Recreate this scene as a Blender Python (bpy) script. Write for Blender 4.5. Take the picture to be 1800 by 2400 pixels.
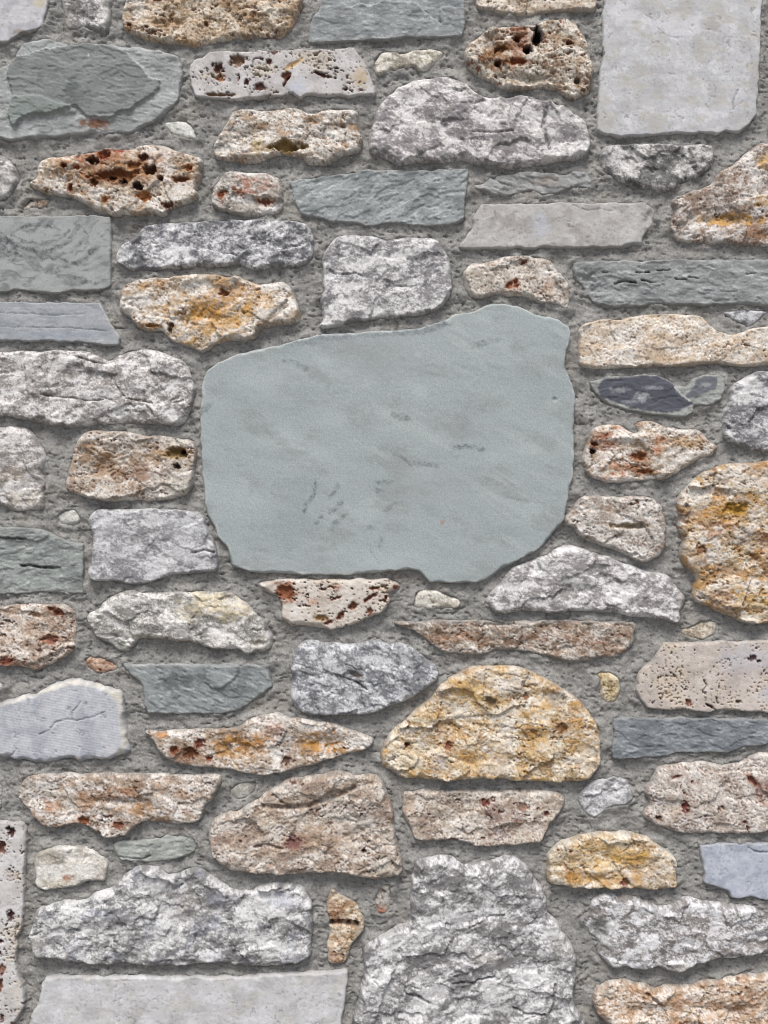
import bpy, math, random
import numpy as np
random.seed(7)
U = 0.0005            # metres per survey unit on the wall face (900 mm x 1200 mm are in view)
ZC = 1.05             # height of the survey centre above the ground
DIST = 1.30           # camera to wall face
# ------------------------------------------------------------------ camera, sky, sun, exposure
sc = bpy.context.scene
for o in list(bpy.data.objects): bpy.data.objects.remove(o)
cam = bpy.data.cameras.new('camera'); camo = bpy.data.objects.new('camera', cam)
sc.collection.objects.link(camo); sc.camera = camo
camo.location = (0, -DIST, ZC); camo.rotation_euler = (math.radians(90), 0, 0)
cam.sensor_fit = 'VERTICAL'; cam.sensor_height = 36.0
cam.lens = 36.0*DIST/1.2; cam.clip_start = 0.05; cam.clip_end = 2000
SUN_EL, SUN_AZ = 60.0, 8.0       # elevation; azimuth off the wall's normal, to the left
w = bpy.data.worlds.new('World'); sc.world = w; w.use_nodes = True
nt = w.node_tree; nt.nodes.clear()
sky = nt.nodes.new('ShaderNodeTexSky'); sky.sky_type = 'NISHITA'; sky.sun_disc = False
sky.sun_elevation = math.radians(SUN_EL); sky.sun_rotation = math.radians(180+SUN_AZ)
sky.air_density = 1.0; sky.dust_density = 4.0; sky.ozone_density = 0.6
bg = nt.nodes.new('ShaderNodeBackground'); bg.inputs[1].default_value = 0.05
out = nt.nodes.new('ShaderNodeOutputWorld')
nt.links.new(sky.outputs[0], bg.inputs[0]); nt.links.new(bg.outputs[0], out.inputs[0])
sl = bpy.data.lights.new('sun', 'SUN'); sl.energy = 1.5; sl.angle = math.radians(26); sl.color = (1.0, 0.975, 0.945)
so = bpy.data.objects.new('sun', sl); sc.collection.objects.link(so)
so.location = (-0.6, -3, 4)
so.rotation_euler = (math.radians(90-SUN_EL), 0, -math.radians(SUN_AZ))
sc.view_settings.view_transform = 'Standard'; sc.view_settings.look = 'None'
sc.view_settings.exposure = 1.46; sc.view_settings.gamma = 1.0
sc.view_settings.use_curve_mapping = False
sc.cycles.filter_width = 1.1
GAIN = 1.5            # how much brighter a sunlit face pictures than its albedo

# ------------------------------------------------------------------ numeric noise
def _h(ix, iy, s):
    h = (ix.astype(np.int64)*374761393 + iy.astype(np.int64)*668265263 + s*974634777) & 0xffffffff
    h = ((h ^ (h >> 13))*1274126177) & 0xffffffff
    return h ^ (h >> 16)
_a = np.arange(256)*2*np.pi/256
_GX, _GY = np.cos(_a).astype(np.float32), np.sin(_a).astype(np.float32)
def perlin(x, y, s=0):
    x0 = np.floor(x); y0 = np.floor(y); fx = (x-x0).astype(np.float32); fy = (y-y0).astype(np.float32)
    xi = x0.astype(np.int64); yi = y0.astype(np.int64)
    def g(dx, dy):
        k = _h(xi+dx, yi+dy, s) & 255
        return _GX[k]*(fx-dx) + _GY[k]*(fy-dy)
    u = fx*fx*fx*(fx*(fx*6-15)+10); v = fy*fy*fy*(fy*(fy*6-15)+10)
    a = g(0,0); a += u*(g(1,0)-a); b = g(0,1); b += u*(g(1,1)-b)
    return 1.5*(a + v*(b-a))
def fbm(x, y, s=0, o=4, gain=0.5):
    r = 0; a = 1.0; n = 0
    for i in range(o):
        r = r + a*perlin(x, y, s+i*17); n += a; a *= gain; x, y = x*1.62-y*1.22+11.3, x*1.22+y*1.62-7.7
    return r/n*1.25
def ridged(x, y, s=0, o=3):
    r = 0; a = 1.0; n = 0
    for i in range(o):
        r = r + a*(1-2*np.abs(perlin(x, y, s+i*31))); n += a; a *= .5; x, y = x*1.62-y*1.3+3.1, x*1.3+y*1.62+5.2
    return r/n
def cells(x, y, s=0):
    """nearest feature point: distance, second distance and a tilted plane for every cell"""
    xi = np.floor(x); yi = np.floor(y)
    b1 = np.full(x.shape, 9., np.float32); b2 = b1.copy(); pl = np.zeros(x.shape, np.float32); cid = np.zeros(x.shape, np.float32)
    for dx in (-1,0,1):
        for dy in (-1,0,1):
            cx = xi+dx; cy = yi+dy; h = _h(cx, cy, s)
            px = cx + (h & 255)/255.; py = cy + ((h>>8) & 255)/255.
            ex = x-px; ey = y-py; d = np.sqrt(ex*ex+ey*ey)
            p = ((h>>16)&255)/127.5-1 + (((h>>20)&255)/127.5-1)*1.3*ex + (((h>>12)&255)/127.5-1)*1.3*ey
            m = d < b1
            b2 = np.where(m, b1, np.minimum(b2, d)); b1 = np.where(m, d, b1)
            pl = np.where(m, p, pl); cid = np.where(m, ((h>>9)&255)/255., cid)
    return b1, b2, pl, cid
def ss(a, b, x):
    t = np.clip((x-a)/(b-a), 0, 1); return t*t*(3-2*t)
def lin(c):
    c = np.asarray(c, np.float64)/255.
    return np.where(c <= .04045, c/12.92, ((c+.055)/1.055)**2.4)
def alb(c): return np.minimum(lin(c)/GAIN, 0.78).astype(np.float32)
def mixc(col, c, m): return col + (alb(c)[None,:]-col)*np.clip(m,0,1)[:,None]
def rot(x, y, a):
    c, s_ = math.cos(a), math.sin(a); return x*c+y*s_, -x*s_+y*c

# ------------------------------------------------------------------ outlines (survey sheets of 600 x 600 units, drawn at 2.765 to 1)
K = 2.765
def tr(s):
    pts = []; c = r = 0
    for tok in s.replace('|', ' ').split():
        if ',' in tok:
            a, b = tok.split(','); pts.append((c*600+float(a)/K, r*600+float(b)/K))
        else: c, r = int(tok[0]), int(tok[1])
    return np.array(pts)
def T(t, x, y): return int(t[0])*600+x/K, int(t[1])*600+y/K
def refine(poly, amp, seed, step=5.0, smooth=1, grow=0.):
    P = np.vstack([poly, poly[:1]]); seg = np.hypot(*np.diff(P, axis=0).T); L = np.concatenate([[0], np.cumsum(seg)])
    n = max(24, int(L[-1]/step)); t = np.linspace(0, L[-1], n, endpoint=False)
    q = np.stack([np.interp(t, L, P[:,0]), np.interp(t, L, P[:,1])], 1)
    for _ in range(smooth): q = (np.roll(q,1,0)+2*q+np.roll(q,-1,0))/4
    tan = np.roll(q,-1,0)-np.roll(q,1,0); tan /= np.maximum(np.hypot(*tan.T),1e-6)[:,None]
    nn = fbm(q[:,0]/26, q[:,1]/26, seed, 3, .65)
    nrm = np.stack([tan[:,1], -tan[:,0]],1); a2 = np.roll(q,-1,0); area = (q[:,0]*a2[:,1]-a2[:,0]*q[:,1]).sum()
    return q + nrm*(amp*2.2*nn + grow*np.sign(area))[:,None]
def sdf(px, py, poly):
    """signed distance (inside positive) and nearest outline point"""
    A = poly; B = np.roll(poly,-1,0); N = len(px)
    dist = np.empty(N, np.float32); near = np.empty((N,2), np.float32); ins = np.empty(N, bool)
    AB = B-A; L2 = np.maximum((AB**2).sum(1),1e-9); ch = max(1, int(1.5e6/len(A)))
    for i in range(0, N, ch):
        x = px[i:i+ch,None]; y = py[i:i+ch,None]
        ax = x-A[None,:,0]; ay = y-A[None,:,1]
        t = np.clip((ax*AB[:,0]+ay*AB[:,1])/L2, 0, 1)
        d = (ax-t*AB[:,0])**2 + (ay-t*AB[:,1])**2
        k = d.argmin(1); r = np.arange(len(k))
        dist[i:i+ch] = np.sqrt(d[r,k]); near[i:i+ch] = A[k]+AB[k]*t[r,k][:,None]
        c = ((A[None,:,1] > y) != (B[None,:,1] > y)) & (x < AB[:,0]*(y-A[:,1])/np.where(AB[:,1]==0,1e-9,AB[:,1])+A[:,0])
        ins[i:i+ch] = c.sum(1) % 2 == 1
    return np.where(ins, dist, -dist), near
def ldist(px, py, pl):
    d = np.full(px.shape, 1e9, np.float32)
    for (ax,ay),(bx,by) in zip(pl[:-1], pl[1:]):
        vx, vy = bx-ax, by-ay; t = np.clip(((px-ax)*vx+(py-ay)*vy)/max(vx*vx+vy*vy,1e-9),0,1)
        d = np.minimum(d, np.hypot(px-ax-t*vx, py-ay-t*vy))
    return d

# ------------------------------------------------------------------ materials
def stone_material(name, grain_scale, grain, bump, rough, fine=1700., speck=None, spec=0.25):
    m = bpy.data.materials.new(name); m.use_nodes = True; n = m.node_tree; N = n.nodes; b = N['Principled BSDF']
    tc = N.new('ShaderNodeTexCoord')
    at = N.new('ShaderNodeAttribute'); at.attribute_name = 'col'
    g = N.new('ShaderNodeTexNoise'); g.inputs['Scale'].default_value = grain_scale; g.inputs['Detail'].default_value = 4; g.inputs['Roughness'].default_value = .7
    n.links.new(tc.outputs['Object'], g.inputs['Vector'])
    mr = N.new('ShaderNodeMapRange'); mr.inputs['From Min'].default_value = .3; mr.inputs['From Max'].default_value = .7
    mr.inputs['To Min'].default_value = 1-grain; mr.inputs['To Max'].default_value = 1+grain
    n.links.new(g.outputs['Fac'], mr.inputs['Value'])
    vm = N.new('ShaderNodeVectorMath'); vm.operation = 'SCALE'
    n.links.new(at.outputs['Color'], vm.inputs[0]); n.links.new(mr.outputs['Result'], vm.inputs['Scale'])
    last = vm.outputs['Vector']
    if speck:
        v = N.new('ShaderNodeTexVoronoi'); v.inputs['Scale'].default_value = speck[0]
        n.links.new(tc.outputs['Object'], v.inputs['Vector'])
        lt = N.new('ShaderNodeMath'); lt.operation = 'LESS_THAN'; lt.inputs[1].default_value = speck[1]
        n.links.new(v.outputs['Distance'], lt.inputs[0])
        ml = N.new('ShaderNodeMath'); ml.operation = 'MULTIPLY'; ml.inputs[1].default_value = speck[3]
        n.links.new(lt.outputs[0], ml.inputs[0])
        mx = N.new('ShaderNodeMix'); mx.data_type = 'RGBA'
        n.links.new(ml.outputs[0], mx.inputs[0]); n.links.new(last, mx.inputs[6]); mx.inputs[7].default_value = (*speck[2], 1)
        last = mx.outputs[2]
    n.links.new(last, b.inputs['Base Color'])
    b.inputs['Roughness'].default_value = rough; b.inputs['Specular IOR Level'].default_value = spec
    f = N.new('ShaderNodeTexNoise'); f.inputs['Scale'].default_value = fine*.45; f.inputs['Detail'].default_value = 5; f.inputs['Roughness'].default_value = .75
    n.links.new(tc.outputs['Object'], f.inputs['Vector'])
    bp = N.new('ShaderNodeBump'); bp.inputs['Strength'].default_value = bump; bp.inputs['Distance'].default_value = .0012
    n.links.new(f.outputs['Fac'], bp.inputs['Height']); n.links.new(bp.outputs['Normal'], b.inputs['Normal'])
    return m
MAT = {
 'rough': stone_material('limestone', 400, .28, .55, .9),
 'tufa':  stone_material('tufa', 380, .26, .55, .92),
 'slate': stone_material('slate', 520, .14, .35, .75, spec=.3),
 'sawn':  stone_material('sawn_limestone', 450, .07, .28, .8),
 'trav':  stone_material('travertine', 450, .08, .30, .82),
 'plaque':stone_material('honed_slate', 700, .12, .16, .7, fine=2600, spec=.3),
}
MORTAR = stone_material('mortar', 460, .32, .6, .95, speck=(260, .13, (.05,.048,.045), .55))

# ------------------------------------------------------------------ stone builder
FAM = { # H protrusion, R edge rounding, outline wear, spacing of outline smoothing
 'rough': dict(H=42, R=30, wear=2.0, sm=1), 'tufa': dict(H=42, R=26, wear=2.2, sm=1),
 'slate': dict(H=26, R=5, wear=1.2, sm=0), 'sawn': dict(H=26, R=5, wear=1.0, sm=0),
 'trav': dict(H=26, R=7, wear=1.2, sm=0), 'plaque': dict(H=34, R=9, wear=.9, sm=1)}
MORT = (150,149,146)
def relief(fam, x, y, s, seed, P, inr):
    """height above the mortar and colour for points x,y at distance s inside the outline"""
    H = P['H']*(.54 if fam in ('rough','tufa') else .6); R = min(P['R']*(.5 if fam in ('rough','tufa') else .7), inr*.8)
    ang = P.get('ang', (seed*37 % 40-20))*math.pi/180
    xr, yr = rot(x, y, ang)
    e = fbm(x/40, y/40, seed+5, 2)
    rr = R*(1+.9*np.clip(e*1.3,-.7,1.2))
    t = np.clip(s/np.maximum(rr,1.5), 0, 1); p = P.get('pow', 2.3)
    prof = 1-(1-t)**p
    dome = P.get('dome', 0)*ss(0, 1, np.clip(s/max(inr,1),0,1))
    tx, ty = P.get('tilt', (0,0)); cx, cy = x.mean(), y.mean()
    z = dome + tx*(x-cx)/100 + ty*(y-cy)/100
    base, light, dark = P['c']
    if fam == 'slate': base, light, dark = [tuple(.78*v+.22*(sum(c)/3)+(5,4,5)[i] for i, v in enumerate(c)) for c in (base, light, dark)]
    col = np.repeat(alb(base)[None,:], len(x), 0)
    k = P.get('k', 1.0)*(.43 if fam == 'rough' else .5)
    wx = x+9*fbm(x/30,y/30,seed+71,3); wy = y+9*fbm(x/30,y/30,seed+91,3)
    if fam in ('rough','tufa'):
        z = z + k*(10*fbm(x/140,y/120,seed,2) + 8*fbm(xr/70,yr/40,seed+1,3,.5))
        _,_,pl,cid = cells(wx/95, wy/58, seed+3); z += k*10*pl
        _,_,pl,_ = cells(wx/34, wy/22, seed+4); pm = ss(-.25,.3,fbm(x/80,y/70,seed+5,2)); z += k*4.2*pl*(.35+.65*pm)
        z += k*(.4+.8*pm)*(3.6*fbm(xr/17,yr/10,seed+6,4,.6) + .9*fbm(x/5.2,y/4.2,seed+8,2))
        cr = ridged(wx/90, wy/50, seed+20, 2); z -= 8*k*ss(.80,.93,cr)*ss(-.1,.3,fbm(x/70,y/70,seed+21,2))
        qs = P.get('qs', 48+(seed*29 % 70)); q = fbm(xr/qs, yr/(qs*.6), seed+9, 6, .95)*1.15 + .10*fbm(x/120,y/90,seed+13,2)
        fm = ss(-.02,.2,fbm(xr/46,yr/28,seed+23,5,.8))
        qd = fbm(xr/60,yr/34,seed+12,5,.75)
        if fam == 'rough':
            col = mixc(col, dark, .75*ss(.02,.3,-q+.04)); col = mixc(col, light, P.get('fl',.95)*ss(.0,.2,q+.06))
            col = mixc(col, tuple(.7*v for v in dark), .5*ss(.26,.4,qd))
        else:
            col = mixc(col, dark, .85*ss(.02,.32,-q+.04)); col = mixc(col, light, P.get('fl',.9)*ss(.0,.2,q+.03))
            dk = P.get('pits', .33); dk += .06; mp = ss(dk, dk+.12, fbm(xr/16,yr/11,seed+16,4,.65)+.45*fbm(x/70,y/60,seed+17,2)-.04)
            z -= 4*mp; col = mixc(col, P.get('pc',(105,62,42)), .9*mp)
            mp = ss(.36,.44, fbm(x/6,y/5,seed+18,2)+.4*fbm(x/50,y/50,seed+19,2)); z -= 2*mp; col = mixc(col, P.get('pc',(105,62,42)), .5*mp)
    elif fam == 'slate':
        n = fbm(xr/210,yr/90,seed,4,.55)*3.2 + .8*fbm(xr/40,yr/14,seed+2,3)
        st = np.floor(n)+ss(.86,1.0,n-np.floor(n)); z = z + k*(4.2*st) + k*3*fbm(x/120,y/80,seed+1,2)
        f = fbm(xr/20,yr/7,seed+3,4,.65); z += k*2.6*f; z += k*.9*fbm(x/5,y/4,seed+4,2)
        q = fbm(xr/70,yr/30,seed+6,3)
        col = mixc(col, dark, .8*ss(-.1,.5,q+.4*f)); col = mixc(col, light, P.get('fl',.7)*ss(.02,.4,fbm(xr/26,yr/9,seed+7,5,.8)-.2*q)); col = mixc(col, tuple(.88*v for v in dark), .45*ss(.12,.4,fbm(xr/24,yr/10,seed+9,5,.8)))
    elif fam in ('sawn','trav'):
        z = z + k*(2.0*fbm(x/110,y/110,seed,3) + .7*fbm(x/14,y/10,seed+1,3))
        q = fbm(wx/60,wy/50,seed+2,4,.6); q2 = fbm(wx/34,wy/26,seed+3,6,.85)*1.3
        col = mixc(col, dark, .75*ss(-.02,.4,q)); col = mixc(col, light, .75*ss(.0,.4,-q*.6+q2*.7))
        v = np.abs(fbm(wx/45,wy/45,seed+4,3)); vm = ss(.03,.005,v)*ss(.0,.25,fbm(x/30,y/30,seed+5,2)); col = mixc(col, tuple(.85*c_ for c_ in dark), .7*vm); z -= 1.4*vm
        sp = ss(.42,.5,fbm(x/7,y/6,seed+6,2)+.4*fbm(x/90,y/70,seed+7,2)); col = mixc(col, tuple(.8*c_ for c_ in dark), .4*sp)
        z = z + .5*k*fbm(x/34,y/12,seed+8,4,.7)
        if fam == 'trav':
            a = P.get('pits', .36); g = fbm(x/95,y/60,seed+16,2)
            mp = ss(a, a+.07, fbm(xr/15,yr/8,seed+17,3,.6)*.9+.45*g); z -= 9*mp; col = mixc(col, P.get('pc',(92,52,44)), .92*mp)
            mp = ss(.54,.6, fbm(x/6.5,y/5,seed+18,2)+.45*g); z -= 3*mp; col = mixc(col, P.get('pc',(92,52,44)), .8*mp)
            col = mixc(col, P.get('tc',(214,200,178)), .5*ss(.1,.5,g+.4*q2))
    elif fam == 'plaque':
        z = z + 1.6*fbm(x/260,y/200,seed,3)+.25*fbm(x/9,y/9,seed+1,2)
        q = fbm(xr/170,yr/75,seed+2,3); col = mixc(col, dark, .55*ss(.05,.6,q)); col = mixc(col, light, .6*ss(.05,.6,-q))
        col = mixc(col, (148,152,153), .6*ss(.05,.45,fbm(xr/120,yr/60,seed+3,4,.6))); ud, vd = rot(x, y, .55); col = mixc(col, (186,194,194), .5*ss(.08,.4,fbm(ud/240,vd/26,seed+13,4,.6))*ss(-.1,.3,fbm(x/260,y/200,seed+14,2)+(x-1000)/900))
        v = fbm(xr/70+1.2*fbm(x/70,y/70,seed+8,2),yr/22,seed+4,4,.6); g = ss(.0,.4,fbm(x/130,y/90,seed+5,2)); col = mixc(col, (120,130,132), .35*g*ss(.1,.6,v)); col = mixc(col, (200,206,205), .8*ss(9,2,s+9*fbm(x/45,y/45,seed+9,3)))
        col = mixc(col, (128,141,141), .35*ss(.1,.4,fbm(x/3.2,y/3.2,seed+6,1))); col = mixc(col, (190,200,199), .35*ss(.1,.4,fbm(x/3.4,y/3.4,seed+7,1)))
    if fam not in ('rough','tufa'): fm = np.zeros(len(x), np.float32)
    for b in P.get('bl', ()):       # broad natural stains: colour, size, threshold, strength
        c, size, th, am = b[:4]; asp = b[4] if len(b) > 4 else 1.6
        mm = am*ss(th, th+.22, fbm(xr/size, yr*asp/size, seed+int(size)+40, 4, .6)); col = mixc(col, c, .85*mm*(1-.8*fm))
    for ft in P.get('ft', ()):
        kd = ft[0]
        if kd in ('pit','stain_shade','bump'):
            _, tl, fx, fy, rx, ry = ft[:6]; fx, fy = T(tl, fx, fy); rx /= K; ry /= K
            a = (ft[8] if len(ft) > 8 else 0)*math.pi/180; u, v = rot(x-fx, y-fy, a)
            d = np.sqrt((u/rx)**2+(v/ry)**2)
            near = d < 3
            if not near.any(): continue
            r = max(4, .5*(rx+ry)); d = d + .75*fbm(x/(r*.8), y/(r*.8), seed+int(fx), 4, .62)
            if kd == 'pit':
                z = z - ft[6]*.8*ss(1.1,.45,d); m = ss(1.15,.8,d+.25*fbm(x/6,y/6,seed+78,2))
                if ft[7] is not None:
                    if fam == 'tufa' and 90 < sum(ft[7]) < 340: col = mixc(col, tuple(.55*a_+.45*b_ for a_, b_ in zip(ft[7], (214,170,120))), .6*ss(2.1,.9,d+.5*fbm(x/12,y/9,seed+79,3))*(1-.6*fm))
                    col = mixc(col, ft[7], .95*m)
            elif kd == 'stain_shade':
                d = d + .5*fbm(x/13, y/9, seed+77, 3); col = mixc(col, ft[7], (.88 if fam in ('rough','tufa') else 1)*ft[6]*ss(1.25,.5,d)*(1-.75*fm))
            else: z = z + ft[6]*np.exp(-1.4*d*d)*near
        elif kd == 'plate':
            m, _ = sdf(x, y, refine(tr(ft[1]), 1.5, seed+3)); m = ss(-2, 2, m+2.5*fbm(x/8,y/8,seed+8,2)); z = z + ft[2]*m
            if len(ft) > 3: col = mixc(col, ft[3], ft[4]*m)
        elif kd == 'line':
            soft_ = P.get('ink', 0.) if fam != 'plaque' else 1.0
            l = tr(ft[1]); wb = 3+5*soft_; d = ldist(x+wb*fbm(x/18,y/18,seed+33,4,.7), y+wb*fbm(x/18,y/18,seed+34,4,.7), l)
            m = ss(ft[2], ft[2]*.35, d)*(.55+.45*ss(-.3,.3,fbm(x/16,y/16,seed+35,2))); m = (1-.22*soft_)*m*(1-soft_*(1-.25-.75*ss(-.2,.2,fbm(x/11,y/8,seed+36,4,.8))))
            z = z - ft[3]*m*(1-soft_)
            if ft[4] is not None: col = mixc(col, ft[4], ft[5]*m)
        elif kd == 'saw':
            u, v = rot(x, y, ft[1]*math.pi/180); wv = np.sin(v*2*np.pi/ft[2]+1.5*fbm(x/80,y/80,seed,2))
            z = z + ft[3]*wv; col = mixc(col, dark, .16*ss(.2,1,-wv))
        elif kd == 'swirl':
            fx, fy = T('00', 250, 1330); r = np.hypot((x-fx)*.55,(y-fy))+20*fbm(x/70,y/45,seed+50,3)
            v = fbm(r/11, np.full_like(r,.3)+fbm(x/90,y/60,seed+52,2)*2, seed+51, 3); g = ss(-.1,.3,fbm(x/75,y/45,seed+53,3)+.1)
            m = g*ss(.05,.4,v); col = mixc(col, (112,117,117), .7*m)
    sm = P.get('smear', .55)        # mortar wiped over the rim
    mm = sm*ss(10, 1, s+9*fbm(x/26,y/26,seed+60,4,.65)-3*P.get('sw',0)); col = mixc(col, MORT, mm)
    h = -4 + (H+4)*prof + z*prof**3 + 1.2*fbm(x/7,y/7,seed+61,2)*(1-prof)
    return np.minimum(h, H+34), col

EMP = None
def mesh_from(name, V, F3, F4, col, mat, smooth=True):
    me = bpy.data.meshes.new(name); n3, n4 = len(F3), len(F4)
    me.vertices.add(len(V)); me.vertices.foreach_set('co', V.astype(np.float32).ravel())
    lv = np.concatenate([F4.ravel(), F3.ravel()]).astype(np.int32)
    me.loops.add(len(lv)); me.loops.foreach_set('vertex_index', lv)
    me.polygons.add(n3+n4)
    me.polygons.foreach_set('loop_start', np.concatenate([np.arange(n4)*4, n4*4+np.arange(n3)*3]).astype(np.int32))
    me.update(calc_edges=True)
    me.polygons.foreach_set('use_smooth', np.full(n3+n4, smooth))
    a = me.attributes.new('col', 'FLOAT_COLOR', 'POINT')
    a.data.foreach_set('color', np.concatenate([col, np.ones((len(col),1))],1).astype(np.float32).ravel())
    me.materials.append(mat); me.validate(); return me
TRI = [0]
def stone_mesh(fam, poly, P, seed, d=2.2, soft=None):
    x0, y0 = poly.min(0)-2*d; x1, y1 = poly.max(0)+2*d
    nx = int((x1-x0)/d)+2; ny = int((y1-y0)/d)+2
    X, Y = np.meshgrid(x0+np.arange(nx)*d, y0+np.arange(ny)*d)
    px, py = X.ravel(), Y.ravel(); s, near = sdf(px, py, poly)
    inc = s > -.72*d; snap = inc & (s < .5*d)
    px = np.where(snap, near[:,0], px); py = np.where(snap, near[:,1], py); s = np.where(snap, 0, s)
    I = np.arange(nx*ny).reshape(ny, nx)
    a, b, c, e = I[:-1,:-1].ravel(), I[:-1,1:].ravel(), I[1:,1:].ravel(), I[1:,:-1].ravel()
    ia, ib, ic, ie = inc[a], inc[b], inc[c], inc[e]; n = ia.astype(int)+ib+ic+ie
    q = n == 4; F4 = np.stack([a,e,c,b],1)[q]      # facing -Y once mapped onto the wall
    t3 = []
    for tri, miss in (((a,e,c),ib),((a,e,b),ic),((a,c,b),ie),((e,c,b),ia)):
        m = (n == 3) & ~miss; t3.append(np.stack(tri,1)[m])
    F3 = np.concatenate(t3)
    used = np.unique(np.concatenate([F4.ravel(), F3.ravel()])); mp = -np.ones(nx*ny, int); mp[used] = np.arange(len(used))
    F4, F3 = mp[F4], mp[F3]; px, py, s = px[used], py[used], s[used]
    if soft is not None:
        s2, _ = sdf(px, py, soft); s = np.maximum(np.where(s < 3, np.minimum(s2, s+2), s2), 0)
    h, col = relief(fam, px, py, s, seed, P, float(s.max()))
    E = np.concatenate([F4[:,[0,1]],F4[:,[1,2]],F4[:,[2,3]],F4[:,[3,0]],F3[:,[0,1]],F3[:,[1,2]],F3[:,[2,0]]])
    nv = len(px); key = E[:,0]*nv+E[:,1]; rev = E[:,1]*nv+E[:,0]; bd = E[~np.isin(key, rev)]
    rim = np.unique(bd); rm = -np.ones(nv, int); rm[rim] = nv+np.arange(len(rim))
    V = np.stack([px, py, h],1); low = V[rim].copy(); low[:,2] = -46
    V = np.concatenate([V, low, [[px.mean(), py.mean(), -46]]]); cc = len(V)-1
    F4 = np.concatenate([F4, np.stack([bd[:,1],bd[:,0],rm[bd[:,0]],rm[bd[:,1]]],1)])
    F3 = np.concatenate([F3, np.stack([rm[bd[:,1]],rm[bd[:,0]],np.full(len(bd),cc)],1)])
    col = np.concatenate([col, col[rim], col[:1]]); TRI[0] += 2*len(F4)+len(F3)
    return V, F3, F4, col
def wallpos(V):
    return np.stack([(V[:,0]-900)*U, -V[:,2]*U, ZC-(V[:,1]-1200)*U],1)

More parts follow.
